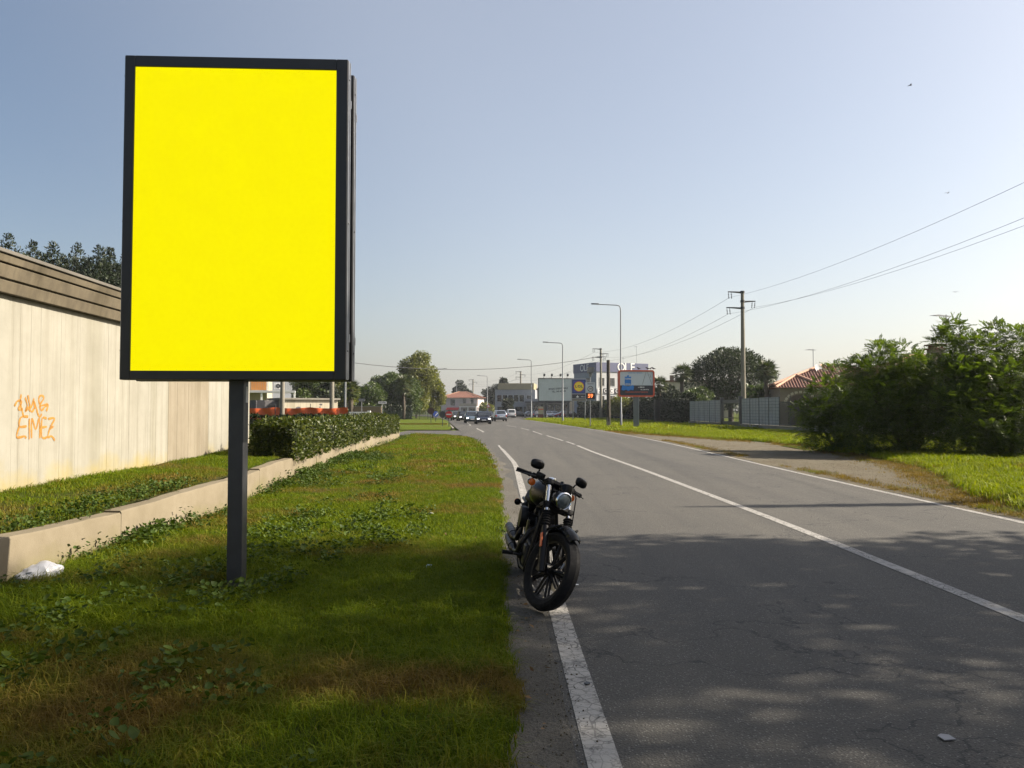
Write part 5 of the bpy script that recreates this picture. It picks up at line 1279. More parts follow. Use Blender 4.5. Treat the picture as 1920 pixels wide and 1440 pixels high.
# ------------------------------------------------------------------ left background: netting, shed, balcony house, balustrade
NET = paint('orange_plastic_net', (.50, .085, .014), .55, 0, .2, 1.2)
t = thing('safety_netting', 'orange plastic safety netting stretched between thin stakes', 'netting', (-15.6, 44, 0))
n = 46; xs = np.linspace(0, 6.2, n); m = MB(); rows = []
for j, z in enumerate(np.linspace(.55, 1.75, 7)): rows.append([(x, .35 * math.sin(x * 1.1) * .3 + .07 * math.sin(x * 7 + j) + .04 * math.sin(x * 17 - j * 2), z - .07 * abs(math.sin(x * 1.55)) * (j / 6)) for x in xs])
v = [p for r_ in rows for p in r_]; m.add(v, [(j * n + i, j * n + i + 1, (j + 1) * n + i + 1, (j + 1) * n + i) for j in range(6) for i in range(n - 1)]); m.build('net', NET, t, 60)
for x in (0, 2.03, 4.05, 6.15): m = MB(); m.tube([(x, .06, .2), (x, .06, 1.95)], .02, 6); m.build('stake', DKGREY, t)
OLDP = mat_concrete('peeling_plaster', (.36, .32, .24), (.46, .42, .33), True, dark=(.13, .11, .075)); SHDP = paint('old_dark_plaster', (.09, .085, .09), .85, 0, .3, 2.2)  # the dark plaster also carries the shade of the shed's left side
c = at(526, 780, 52)
t = thing('old_shed', 'low old whitewashed shed with peeling plaster and a dark doorway side', 'shed', (c.x, 52, 0), R(36))
m = MB(); m.bb((0, 0, -.1), (4.1, 2.4, 2.30)); m.build('wall', OLDP, t, 0)
m = MB(); m.bb((-.14, -.16, 2.30), (4.24, 2.5, 2.42)); m.build('roof', PLAIN, t, 0, .01)
m = MB(); m.bb((-1.55, .35, -.1), (-.003, 2.3, 2.26)); m.build('lean_to', SHDP, t, 0); m = MB(); m.bb((-.75, .335, 0), (-.2, .347, 1.9)); m.build('door', BLK, t, 0)  # shed's left side, its shade put into the dark plaster colour
for k in range(7): m = MB(); q = random.uniform(.3, 3.1); z = random.uniform(1.0, 2.1); s_ = random.uniform(.06, .2); m.prism([(q + s_ * math.cos(a) * random.uniform(.6, 1.5), z + .6 * s_ * math.sin(a)) for a in np.linspace(0, 6.28, 8)[:-1]], 'y', -.004, .001); m.build('bare_patch', SHDP, t, 0)
def window(par, x, z, w, h, y, frame=WHITE, shutter=None, sill=True):
    """recess look: proud frame, glass set back inside it"""
    b = MB(); e = .07
    b.bb((x - w / 2, y - .05, z), (x - w / 2 + e, y - .001, z + h)); b.bb((x + w / 2 - e, y - .05, z), (x + w / 2, y - .001, z + h)); b.bb((x - w / 2 + e, y - .05, z), (x + w / 2 - e, y - .001, z + e)); b.bb((x - w / 2 + e, y - .05, z + h - e), (x + w / 2 - e, y - .001, z + h)); 
    f = b.build('window', frame, par, 0)
    b = MB(); b.bb((x - w / 2 + e, y - .02, z + e), (x + w / 2 - e, y - .002, z + h - e)); b.build('pane', GLASS, f, 0)
    return f
CREAM = paint('cream_render', (.36, .32, .25), .8, 0, .08, 1.0, .1, 30); GREYW = paint('grey_render', (.22, .235, .26), .8, 0, .1, .8, .1, 30); LGREY = paint('light_grey_render', (.40, .41, .42), .75, 0, .08, .8)
c = at(552, 780, 76)
t = thing('balcony_house', 'cream house with a railed balcony seen below the billboard', 'house', (c.x, 76, 0), R(14))
m = MB(); m.bb((-15, 1.3, -.1), (-2.7, 10, 6.9)); m.build('wall', CREAM, t, 0)
m = MB(); m.bb((-12, -.3, 3.30), (.05, 1.31, 3.52)); m.build('balcony_slab', LGREY, t, 0, .01)
for x in np.arange(-11.9, 0, .16): m = MB(); m.bb((x - .012, -.25, 3.52), (x + .012, -.22, 4.5)); m.build('railing_bar', GALV, t, 0)
m = MB(); m.bb((-12, -.27, 4.5), (.03, -.2, 4.55)); m.build('handrail', GALV, t, 0)
for x in (-3.1, -1.25, 0): m = MB(); m.bb((x - .09, -.2, -.1), (x + .09, -.02, 3.30)); m.build('pillar', WHITE, t, 0)
for x in (-4.4, -2.6): m = MB(); m.bb((x - .06, -.25, 3.52), (x + .06, -.13, 6.6)); m.build('upper_post', WHITE, t, 0)
m = MB(); m.bb((-4.2, .9, 3.6), (-2.75, 1.0, 4.9)); m.build('orange_blind', paint('orange_cloth', (.52, .22, .05), .8, 0, .1, 2), t, 0)
m = MB(); m.bb((-2.0, .95, 3.7), (-1.25, 1.28, 4.3)); ac = m.build('air_conditioner', WHITE, t, 0, .02); m = MB(); m.lathe([(.05, 0), (.22, 0), (.22, .02), (.05, .02)], 18, (-1.62, .945, 4.0), (0, -1, 0), closed=True); m.build('fan_grille', DKGREY, ac, 0)
window(t, -5.2, 4.0, 1.0, 1.5, 1.3); window(t, -6.5, .9, 1.2, 1.3, 1.3)
m = MB(); m.prism([(-.8, 6.9), (12, 6.9), (5.6, 9.2)], 'x', -15.5, -2.2); m.build('roof', TILE, t, 0)
c = at(657, 780, 62)
t = thing('balustrade', 'short white balustrade right of the orange netting', 'balustrade', (c.x, 62, 0))
m = MB(); m.bb((-.1, -.08, 1.36), (1.5, .08, 1.46)); m.build('top_rail', WHITE, t, 0); m = MB(); m.bb((-.1, -.08, .3), (1.5, .08, .82)); m.build('plinth', WHITE, t, 0)
for k in range(9): m = MB(); m.lathe([(.04, .82), (.07, .95), (.035, 1.15), (.05, 1.36)], 8, (k * .17, 0, 0)); m.build('baluster', WHITE, t)
m = MB(); m.bb((1.38, -.12, .3), (1.62, .12, 1.55)); m.build('end_pier', WHITE, t, 0)
t = thing('garden_wall', 'brown garden wall behind the white balustrade', 'wall', (at(655, 770, 70).x, 70, 0)); t['kind'] = 'thing'
m = MB(); m.bb((0, 0, 0), (2.9, .2, 1.9)); m.build('wall_body', paint('brown_plaster', (.17, .125, .085), .85, 0, .15, 2), t, 0); m = MB(); m.bb((-.05, -.05, 1.9), (2.95, .25, 1.98)); m.build('coping', PLAIN, t, 0)
GREENM = paint('green_mesh', (.02, .045, .028), .7, 0, .2, 3)
t = thing('mesh_fence', 'dark green mesh fence at the foot of the tall trees', 'fence', (-19.5, 112, 0)); t['kind'] = 'thing'
for k in range(9):
    m = MB(); m.bb((k * 1.2, -.03, 0), (k * 1.2 + .06, .03, 1.6)); m.build('fence_post', GREENM, t, 0)
    m = MB(); 
    for z in np.linspace(.1, 1.5, 8): m.bb((k * 1.2 + .06, -.01, z), (k * 1.2 + 1.2, .01, z + .03))
    for x in np.linspace(.1, 1.1, 9): m.bb((k * 1.2 + x, -.012, .05), (k * 1.2 + x + .03, -.008, 1.55))
    m.build('mesh_panel', GREENM, t, 0)

# ------------------------------------------------------------------ buildings
def hip_roof(par, x0, x1, y0, y1, z, rise, over=.5, mat=TILE, ridge_dir='x', rows=.26, name='roof'):
    """hipped roof with raised tile courses running up every slope"""
    x0, x1, y0, y1 = x0 - over, x1 + over, y0 - over, y1 + over
    hw = (y1 - y0) / 2; yc = (y0 + y1) / 2; r0, r1 = x0 + hw, x1 - hw
    if r0 > r1: r0 = r1 = (x0 + x1) / 2
    A, B_, C_, D_ = (x0, y0, z), (x1, y0, z), (x1, y1, z), (x0, y1, z); E, F_ = (r0, yc, z + rise), (r1, yc, z + rise)
    m = MB(); m.add([A, B_, C_, D_, E, F_], [(0, 1, 5, 4), (1, 2, 5), (2, 3, 4, 5), (3, 0, 4), (3, 2, 1, 0)]); o = m.build(name, mat, par, 0)
    m = MB()
    def slope(P, Q, T0, T1):                         # eave P->Q, ridge T0->T1
        P, Q, T0, T1 = map(Vector, (P, Q, T0, T1)); L = (Q - P).length; n = int(L / rows); e = (Q - P).normalized(); u = (T0 - P) - e * (T0 - P).dot(e); rl = u.length; u.normalize(); nn = e.cross(u).normalized(); a0 = (T0 - P).dot(e); a1 = (T1 - P).dot(e)
        if nn.z < 0: nn = -nn
        for i in range(n):
            s_ = (i + .5) * rows; f = 1.0
            if s_ < a0: f = s_ / a0
            elif s_ > a1: f = (L - s_) / max(L - a1, 1e-3)
            if f < .05: continue
            a = P + e * s_; b = a + u * rl * f; w = e * rows * .27; hgt = nn * rows * .30
            m.add([a - w, a + hgt, a + w, b - w, b + hgt, b + w], [(0, 1, 4, 3), (1, 2, 5, 4), (0, 2, 1)])
    slope(A, B_, E, F_); slope(B_, C_, F_, F_); slope(D_, A, E, E)
    tl = m.build('tile_courses', mat, o, 0); tl['kind'] = 'stuff'
    m = MB(); 
    for p, q in ((A, E), (B_, F_), (E, F_)) if E != F_ else ((A, E), (B_, F_)): m.tube([Vector(p) + Vector((0, 0, .06)), Vector(q) + Vector((0, 0, .08))], .13, 6)
    m.build('ridge_tiles', paint('pale_ridge_tile', (.42, .24, .16), .8, 0, .2, 3), o, 0)
    return o
def antenna(label, loc, h, w, group='television aerials'):
    t = thing('tv_aerial', label, 'aerial', loc, R(25), group)
    b = MB(); b.tube([(0, 0, 0), (0, 0, h)], .03, 6); b.build('mast', GALV, t)
    b = MB(); b.tube([(-w, 0, h - .1), (w * .4, 0, h - .1)], .022, 5); b.build('boom', GALV, t)
    for k in range(7): b = MB(); x = -w + k * w * .22; b.tube([(x, -.32 + .02 * k, h - .1), (x, .32 - .02 * k, h - .1)], .014, 4); b.build('element', GALV, t)
# villa with arched door
VW = paint('villa_beige', (.15, .122, .09), .85, 0, .12, 1.2, .15, 30)
t = thing('villa', 'single storey villa with terracotta hip roof and arched porch', 'house', (25.3, 72.5, 0), R(-12))
m = MB(); m.bb((0, 0, -.1), (11, 9, 4.0)); m.build('wall', VW, t, 0)
hip_roof(t, 0, 11, 0, 9, 4.0, 2.0, .6)
m = MB(); m.M = Matrix.Translation((-1.2, 0, 0)); m.bb((1.0, -1.6, -.1), (4.6, -.003, 3.62)); m.build('porch', VW, t, 0)
hip_roof(t, -.2, 3.4, -1.6, 4, 3.66, 1.25, .4, name='porch_roof')
m = MB(); m.M = Matrix.Translation((-1.2, 0, 0)); m.prism([(1.65, 0), (1.65, 2.2)] + [(2.8 - 1.15 * math.cos(a), 2.2 + .85 * math.sin(a)) for a in np.linspace(0, math.pi, 10)[1:-1]] + [(3.95, 2.2), (3.95, 0)], 'y', -1.62, -1.602); m.build('door', paint('dark_wood_door', (.05, .03, .02), .6, 0, .2, 4), t, 0)
for k in range(11): a = math.pi * (k + .5) / 11; m = MB(); m.box((1.6 - 1.36 * math.cos(a), -1.625, 2.2 + 1.06 * math.sin(a)), (.26, .05, .22), 0, (0, -(math.pi / 2 - a), 0)); m.build('arch_stone', CREAM, t, 0)
window(t, 7.2, 1.1, 1.2, 1.5, 0); window(t, 5.0, 1.2, .8, 1.3, 0)
antenna('thin television aerial on the near villa roof', at(1525, 694, 76) - Vector((0, 0, .3)), 2.4, .75)
t = thing('satellite_dish', 'grey satellite dish on the villa roof beside the aerial', 'dish', at(1533, 694, 75), R(20)); m = MB(); m.tube([(0, 0, -.7), (0, 0, 0)], .04, 6); m.build('mast', GALV, t); m = MB(); m.lathe([(.02, .0), (.25, .03), (.48, .12), (.50, .13), (.25, .05), (.02, .02)], 20, (0, -.05, .1), (.1, -.9, .35)); m.build('dish', LGREY, t)
t = thing('rear_villa', 'house with low tiled roof and chimney hidden behind the locust bushes', 'house', (21.6, 44, 0), R(8))
m = MB(); m.bb((0, 0, -.1), (8.5, 7, 3.1)); m.build('wall', CREAM, t, 0)
hip_roof(t, 0, 8.5, 0, 7, 3.1, 1.8, .5)
m = MB(); m.M = Matrix.Translation((0, 0, -.45)); m.bb((4.55, 2.2, 4.2), (5.25, 2.9, 5.75)); ch = m.build('chimney', VW, t, 0, .01); m = MB(); m.M = Matrix.Translation((0, 0, -.45)); m.bb((4.45, 2.1, 5.75), (5.35, 3.0, 5.83)); m.bb((4.6, 2.25, 5.83), (4.75, 2.85, 6.0)); m.bb((5.05, 2.25, 5.83), (5.2, 2.85, 6.0)); m.bb((4.45, 2.1, 6.0), (5.35, 3.0, 6.08)); m.build('chimney_cap', TILE, ch, 0)
antenna('tall television aerial showing above the right locust bush', (27.8, 49, 4.4), 3.3, 1.1)
# blue topped commercial building
PB = paint('blue_parapet', (.085, .095, .17), .6, 0, .08, 1); SH = paint('grey_blue_cladding', (.17, .20, .25), .55, 0, .1, .6)  # grey blue holds the shade of the building's left side
t = thing('commercial_building', 'three storey white building with a blue parapet and big white letters', 'building', (18.7, 170, 0), R(25))
L1, L2 = 13.6, 10
m = MB(); m.bb((0, 0, -.1), (L1, L2, 10.2)); m.build('wall', LGREY, t, 0)
m = MB(); m.bb((-.012, -.0, -.1), (-.003, L2, 10.2)); m.build('side_cladding', SH, t, 0)  # thin sheet that puts the left side's shade into its colour
m = MB(); m.bb((-.15, -.15, 10.2), (L1 + .15, L2 + .15, 12.3)); par = m.build('parapet', PB, t, 0, .03)
for i, ch in enumerate('OLF'): text('lettering', ch, 2.7, WHITE, t, (6.4 + 1.5 * i, -.17, 11.25), ext=.03, bold=.02)
text('lettering', 'OLF', 2.2, S_PALE, t, (-.17, 5.0, 11.2), (R(90), 0, R(-90)), ext=.03)
for r_, (z, h) in enumerate(((7.0, 1.9), (3.0, 1.9), (.2, 2.2))):
    for k in range(5): window(t, 1.4 + 2.7 * k, z, 1.4, h, -.002, LGREY)
    for k in range(2):
        b = MB(); b.bb((-.06, 2.5 + 4.2 * k, z), (-.013, 4.4 + 4.2 * k, z + h)); f = b.build('window', DKGREY, t, 0); b = MB(); b.bb((-.066, 2.6 + 4.2 * k, z + .1), (-.061, 4.3 + 4.2 * k, z + h - .1)); b.build('pane', GLASS, f, 0)
for k, ch in enumerate('ZOCCARATO'):
    b = MB(); b.bb((.2 + 1.46 * k, -.16, 5.35), (1.5 + 1.46 * k, -.10, 6.5)); f = b.build('letter_tile', S_NAVY if k % 2 else S_PALE, t, 0); text('lettering', ch, 1.1, S_PALE if k % 2 else S_NAVY, f, (.85 + 1.46 * k, -.165, 5.92), bold=.02)
for x, y, h, LB in ((3, 2, 2.0, 'short roof aerial near the front corner of the blue topped building'), (9, 3, 1.6, 'lowest roof aerial behind the white letters'), (12.0, 2, 4.2, 'tall thin roof aerial at the right end of the blue topped building'), (6, 8, 2, 'roof aerial farthest back on the blue topped building')): antenna(LB, t.matrix_basis @ Vector((x, y, 12.2)), h, .6, 'aerials on the blue topped building')
# long pitched roof building right of it, hidden low house by the palms
t = thing('low_house', 'distant pinkish house top showing between palm and umbrella pine', 'house', (36, 150, 0), R(-10)); m = MB(); m.bb((-6, 0, 0), (6, 8, 7.2)); m.build('wall', CREAM, t, 0); m = MB(); m.bb((-6.3, -.3, 7.2), (6.3, 8.3, 7.5)); m.build('roof', TILE, t, 0); m = MB(); m.bb((-5, 2, 7.5), (-4.2, 2.8, 8.6)); m.build('chimney', VW, t, 0)
# dark shop front with beige end under the large billboard
t = thing('shop', 'long dark glazed shop front with a beige end wall under the pale billboard', 'shop', (9.5, 196, 0), R(-3))
m = MB(); m.bb((-6, 0, -.1), (5.2, 10, 4.6)); m.build('wall', GREYW, t, 0); m = MB(); m.bb((5.2, -.3, -.1), (8.8, 10, 4.7)); m.build('beige_wall', CREAM, t, 0)
m = MB(); m.bb((-6.1, -1.4, 3.5), (5.2, -.003, 3.9)); m.build('canopy', DKGREY, t, 0)
for k in range(6): window(t, -5.0 + 1.8 * k, .1, 1.6, 3.0, -.002, DKGREY)
t = thing('shop_block', 'two storey grey shop block with a beige roof band behind the street lamp', 'building', (1.6, 206, 0), R(-6))
m = MB(); m.bb((-6.2, 0, -.1), (4.6, 12, 7.2)); m.build('wall', GREYW, t, 0); m = MB(); m.bb((-5.4, -.2, 7.2), (4.3, 12, 8.9)); m.build('roof_band', paint('olive_beige', (.24, .21, .13), .8, 0, .1, 1), t, 0, .05)
for k in range(5): window(t, -5.0 + 1.5 * k, 3.9, 1.35, 1.9, -.002, LGREY)
window(t, 2.9, 4.2, 1.2, 1.5, -.002, LGREY)
for k in range(4): window(t, -4.6 + 2.4 * k, .2, 1.9, 2.4, -.002, DKGREY)
t = thing('dark_gable', 'dark tall roofed building at the left edge of the pale billboard', 'building', (8.0, 214, 0), 0); m = MB(); m.bb((-1.6, 0, 0), (4, 9, 7.0)); m.build('wall', SHDP, t, 0); m = MB(); m.prism([(-1.9, 7.0), (4.2, 7.0), (1.2, 9.3)], 'y', -.3, 9.3); m.build('roof', SHDP, t, 0)
# red roofed house in the middle distance
PINKW = paint('pale_pink_render', (.40, .36, .36), .8, 0, .08, 1)
t = thing('red_roof_house', 'two storey house with terracotta roof, balcony and red awning behind the cars', 'house', (-21.4, 232, 0), R(-10))
m = MB(); m.bb((0, 0, -.1), (11.3, 9, 5.4)); m.build('wall', PINKW, t, 0); hip_roof(t, 0, 11.3, 0, 9, 5.4, 1.9, .7, rows=.5)
m = MB(); m.bb((6.0, -1.5, 2.6), (11.3, -.003, 2.8)); m.build('balcony_slab', WHITE, t, 0); m = MB(); m.bb((6.0, -1.5, 2.8), (11.3, -1.4, 3.7)); m.build('balcony_parapet', CREAM, t, 0)
for x in (6.2, 8.6, 11.1): m = MB(); m.bb((x - .12, -1.45, -.1), (x + .12, -1.2, 2.6)); m.build('pillar', WHITE, t, 0)
m = MB(); m.prism([(-1.3, 1.9), (-.003, 2.5), (-.003, 2.3), (-1.3, 1.75)], 'x', 1.8, 5.6); m.build('awning', S_RED, t, 0)
for x, z, w, h in ((1.2, 3.3, .8, 1.5), (3.6, 3.0, 1.6, 2.0), (7.2, 3.2, 1.1, 1.9), (9.6, 3.2, 1.1, 1.9), (3.2, .2, 2.4, 1.6), (7.4, .2, 1.4, 2.0), (9.8, .2, 1.4, 2.0)): window(t, x, z, w, h, -.002, LGREY)
t = thing('arched_shed', 'long pale arched roof shed behind the parked traffic', 'shed', (-6.5, 262, 0), R(8))
m = MB(); m.prism([(-7.5, 0), (-7.5, 3.4)] + [(-7.5 * math.cos(a), 3.4 + 2.3 * math.sin(a)) for a in np.linspace(0, math.pi, 12)[1:-1]] + [(7.5, 3.4), (7.5, 0)], 'y', 0, 20); m.build('shell', LGREY, t, 30)
m = MB(); m.bb((-5, -.02, 0), (-1.5, -.002, 3.0)); m.build('door', SH, t, 0); m = MB(); m.prism([(-.02, 2.4), (-2.0, 1.9), (-2.0, 1.8), (-.02, 2.2)], 'x', .5, 6.5); m.build('awning', CREAM, t, 0)
# far trees
def far(px, pt, Y, wpx, label, mat, **k): return tr2(px, pt, Y, wpx, k.pop('name', 'far_tree'), label, mat, k.pop('n', 3600), k.pop('ls', .6), k.pop('cl', 26), group='distant trees across the road', **k)
far(931, 711, 252, 50, 'broad dark cedar behind the arched shed', L_DARK, n=6000, lowz=2)
far(944, 706, 250, 16, 'pointed tip of the dark cedar beside the tall pole', L_DARK, n=1500, lowz=7)
far(862, 709, 262, 28, 'pointed dark conifer behind the red roof', L_DARK, lowz=2)
far(878, 726, 258, 22, 'rounder dark tree right of the pointed conifer', L_DARK, lowz=2, n=2600)
far(953, 744, 190, 22, 'dark round tree at the left corner of the grey shop block', L_DARK, n=2600, ls=.45)
far(838, 736, 240, 22, 'small tree between tall group and red roofed house', L_GREEN, n=2000)
far(912, 756, 225, 30, 'small hedge like tree before the arched shed', L_YELLOW, n=2000, lowz=.1)
far(985, 732, 236, 30, 'grey green tree behind the roof of the shop block', L_GREEN, n=2000)
x = np.linspace(-260, 220, 90); n = 16000; xx = rng.uniform(-280, 240, n); hh = 5.5 + 2.2 * wob(xx * .03, xx * .01 + 3) + 1.2 * wob(xx * .14, xx * 0)
zz = hh * rng.random(n) ** .6; yy = 345 + rng.normal(0, 5, n)
props(leaf_obj('distant_woods', np.stack([xx, yy, zz], -1), unit(rng.normal(size=(n, 3))), rng.uniform(1.0, 2.2, n), .6, L_GREEN, None), 'low line of far off trees along the horizon', kind='stuff')

# ------------------------------------------------------------------ cars
HEADL = emit('lit_headlight', (1.0, .97, .90), 2.2)
TAILR = paint('tail_lamp_red', (.28, .010, .010), .25, 0, .1, 4, spec=.7); CHRM = CHR
def carpaint(name, c, metal=.3): return paint(name, c, .22, metal, .04, 2, spec=.6)
def car(label, loc, rot, body, L=4.2, H=1.48, W=1.78, style='hatch', lit=False, group='cars on the road', name='car'):
    t = thing(name, label, 'car' if style != 'van' else 'van', loc, rot, group)
    k = L / 4.2; w = W / 2
    zb, belt = (.30, .98) if style in ('suv', 'van') else (.22, .90)
    hood = belt - (.02 if style == 'suv' else .05)
    if style == 'van': st = [(-2.1, .90, zb + .15, belt), (-2.04, .96, zb, belt + .03), (-1.3, .99, zb, belt + .04), (0, 1, zb, belt + .03), (1.2, 1, zb, belt), (1.75, .96, zb, belt - .08), (2.05, .84, zb + .05, belt - .25), (2.12, .72, zb + .12, belt - .36)]
    else: st = [(-2.1, .78, zb + .16, belt - .12), (-2.03, .90, zb + .06, belt), (-1.3, .98, zb, belt + .04), (0, 1, zb, belt + .02), (.95, .98, zb, belt), (1.6, .93, zb + .03, hood - .08), (2.02, .80, zb + .08, hood - .22), (2.12, .66, zb + .16, hood - .32)]
    b = MB()
    b.loft([[(x * k, y * hw * w, z) for y, z in ((-.86, z0), (-1, z0 + .14), (-1.0, z0 + (z1 - z0) * .62), (-.93, z1 - .02), (-.55, z1 + .025), (.55, z1 + .025), (.93, z1 - .02), (1.0, z0 + (z1 - z0) * .62), (1, z0 + .14), (.86, z0))] for x, hw, z0, z1 in st])
    if style == 'van': cb = [(-2.06, .92, belt), (1.35, .92, belt)]; ct = [(-1.95, .80, H), (.45, .80, H)]
    elif style == 'suv': cb = [(-2.0, .90, belt), (.95, .90, belt)]; ct = [(-1.62, .70, H), (.25, .70, H)]
    else: cb = [(-1.9, .90, belt), (1.0, .90, belt)]; ct = [(-1.35, .68, H), (.20, .68, H)]
    def lerp3(a, c, f): return [a[i] + (c[i] - a[i]) * f for i in range(3)]
    (r0, f0), (r1, f1) = cb, ct
    rings = []
    for f in (0, .5, .88, .97, 1.0):
        ra, fa = lerp3(r0, r1, f), lerp3(f0, f1, f); ins = {.97: .03, 1.0: .10}.get(f, 0)
        ra[0] += ins; fa[0] -= ins * 1.4; hw = (ra[1] - ins * .7) * w; z = ra[2] - .02 + (.02 if f == 1 else 0)
        rings.append([(ra[0] * k, -hw, z), (fa[0] * k, -hw * .97, z), (fa[0] * k + .05 * (1 - f), 0, z), (fa[0] * k, hw * .97, z), (ra[0] * k, hw, z), (ra[0] * k - .03, 0, z)])
    b.loft(rings); bd = b.build('body', body, t, 50, .02)
    def pane(nm, pts, off):
        m = MB(); pts = [Vector(p) + Vector(off) for p in pts]; c = sum(pts, Vector()) / 4
        q = [c + (p - c) for p in pts]; bk = [p - Vector(off) * 1.5 for p in q]
        m.loft([bk, q]); m.build(nm, GLASS, bd, 0)
    def P(rf, f, y): a = lerp3(*( (r0, r1) if rf == 'r' else (f0, f1)), f); return (a[0] * k, a[1] * w * y, a[2])
    pane('windscreen', [P('f', .08, -.84), P('f', .08, .84), P('f', .84, .84), P('f', .84, -.84)], (.055, 0, .02))
    pane('rear_window', [P('r', .20, -.80), P('r', .20, .80), P('r', .84, .80), P('r', .84, -.80)], (-.05, 0, .02))
    for s_ in (-1, 1):
        if style == 'van': a = lambda f, u: tuple(lerp3(P('r', f, s_), P('f', f, s_), u)); pane('side_window', [a(.15, .70), a(.15, .94), a(.8, .90), a(.8, .70)], (0, s_ * .012, .004))
        else:
            a = lambda f, u: tuple(lerp3(P('r', f, s_), P('f', f, s_), u))
            pane('side_window', [a(.12, .52), a(.12, .92), a(.82, .88), a(.82, .52)], (0, s_ * .012, .004)); pane('side_window', [a(.12, .10), a(.12, .49), a(.82, .49), a(.82, .16)], (0, s_ * .012, .004))
        for x in (-1.28 * k, 1.30 * k):
            m = MB(); m.lathe([(.20, -.10), (.29, -.105), (.325, -.07), (.325, .07), (.29, .105), (.20, .10)], 22, (x, s_ * (w - .10), .325), (0, 1, 0), closed=True); wh = m.build('wheel', RUBBER, t)
            m = MB(); m.lathe([(.03, .10), (.06, .105), (.19, .085), (.20, .06)], 18, (x, s_ * (w - .10), .325), (0, s_, 0)); m.build('rim', ALU, wh)
        m = MB(); hx = 2.0 * k; hz_ = hood - .25; m.ell((hx - .06, s_ * w * .68, hz_), (.14, .17, .085)); m.build('headlight', HEADL if lit else LENS, bd)
        m = MB(); m.bb((-2.115 * k, s_ * w * .66, belt - .30), (-1.98 * k, s_ * w * .91, belt - .06)); m.build('tail_light', TAILR, bd, 0, .03)
        m = MB(); m.ell((.78 * k, s_ * (w + .06), belt + .07), (.07, .12, .08)); m.build('wing_mirror', body, bd)
    m = MB(); m.bb((2.0 * k, -w * .45, zb + .16), (2.135 * k, w * .45, zb + .30)); m.build('grille', BLK, bd, 0, .02)
    m = MB(); m.bb((2.10 * k, -.26, zb + .20), (2.145 * k, .26, zb + .31)); m.build('number_plate', S_PALE, bd, 0); m = MB(); m.bb((-2.14 * k, -.26, belt - .36), (-2.06 * k, .26, belt - .25)); m.build('number_plate', S_PALE, bd, 0)
    m = MB(); m.bb((-2.14 * k, -w * .84, zb - .02), (-1.9 * k, w * .84, zb + .22)); m.build('bumper', DKGREY, bd, 0, .04)
    m = MB(); m.bb((-1.7 * k, -w * .8, zb - .06), (1.7 * k, w * .8, zb + .1)); m.build('underbody', BLK, t, 0)
    return t
C_NAVY = carpaint('navy_car_paint', (.012, .016, .03)); C_SILV = carpaint('silver_car_paint', (.38, .41, .46), .7); C_BLUE = carpaint('steel_blue_car_paint', (.14, .19, .24), .6); C_BLK = carpaint('black_car_paint', (.012, .012, .014)); C_WHT = carpaint('white_car_paint', (.62, .63, .65), 0); C_GREY = carpaint('grey_car_paint', (.12, .125, .13), .5); C_RED = carpaint('red_car_paint', (.22, .015, .012), .1); C_GRN = carpaint('teal_car_paint', (.03, .07, .06), .3)
A_ = lambda px, Y: (at(px, 790, Y).x, Y, 0)
car('dark navy saloon with lit headlights, nearest of the oncoming cars', A_(905, 90), R(-84), C_NAVY, lit=True)
car('steel blue car half hidden behind the nearest dark saloon', A_(884, 98.5), R(-83), C_BLUE, 4.1, 1.5, lit=True)
car('black estate with lit headlights, third oncoming car', A_(869, 116), R(-80), C_BLK, 4.4, 1.5, 1.82, lit=True)
car('dark car whose one headlight shows behind the black estate', A_(857, 128), R(-78), C_GREY, lit=True)
car('dark green car at the left end of the oncoming queue', A_(846, 143), R(-74), C_GRN, lit=False)
car('silver crossover driving away on the right of the queue', A_(936, 113), R(99), C_SILV, 4.3, 1.62, 1.84, 'suv')
car('small white van driving away ahead of the silver crossover', A_(957, 166), R(98), C_WHT, 4.4, 1.85, 1.85, 'van', name='van')
car('pale car roof showing behind the steel blue car', A_(897, 136), R(-80), C_BLUE, group='cars on the road')
car('dark car between the queue and the silver crossover', A_(918, 150), R(-80), C_BLK, group='cars on the road')
GPK = 'cars parked in front of the shops'
for px, Y, rt, pm, lb, stl in ((972, 176, 20, C_BLK, 'black parked car next to the white van', 'hatch'), (992, 178, 200, C_GREY, 'grey parked car under the grey shop block', 'hatch'), (1012, 168, 30, C_NAVY, 'navy parked car left of the red parked car', 'hatch'), (1027, 176, 100, C_WHT, 'white parked car below the left leg of the pale billboard', 'hatch'), (1040, 178, 15, C_SILV, 'silver parked estate below the pale billboard', 'hatch'), (1056, 172, 190, C_RED, 'dark red parked car under the street lamp', 'hatch'), (1070, 164, 25, C_BLK, 'black parked car right of the dark red one', 'hatch')):
    car(lb, A_(px, Y), R(rt), pm, style=stl, group=GPK)
t = thing('kiosk_sign', 'small cream and dark red totem sign beside the parked cars', 'sign', A_(1014, 142)); m = MB(); m.bb((-.45, 0, -.1), (.45, .25, .9)); m.build('base', paint('dark_red_base', (.10, .015, .015), .6, 0, .1, 2), t, 0); m = MB(); m.bb((-.45, 0, .9), (.45, .25, 2.3)); m.build('panel', CREAM, t, 0); m = MB(); m.bb((-.46, -.02, 1.7), (.46, -.001, 1.9)); m.build('stripe', SIGNF, t, 0)
t = thing('warning_sign', 'small red edged triangular warning sign before the arched shed', 'traffic sign', A_(916, 178)); m = MB(); m.tube([(0, .05, -.1), (0, .05, 3.1)], .05, 6); m.build('post', GALV, t); m = MB(); m.prism([(-.5, 2.3), (.5, 2.3), (0, 3.2)], 'y', -.02, 0); o = m.build('triangle', S_RED, t, 0); m = MB(); m.prism([(-.3, 2.42), (.3, 2.42), (0, 2.96)], 'y', -.027, -.0205); m.build('face', S_PALE, o, 0)

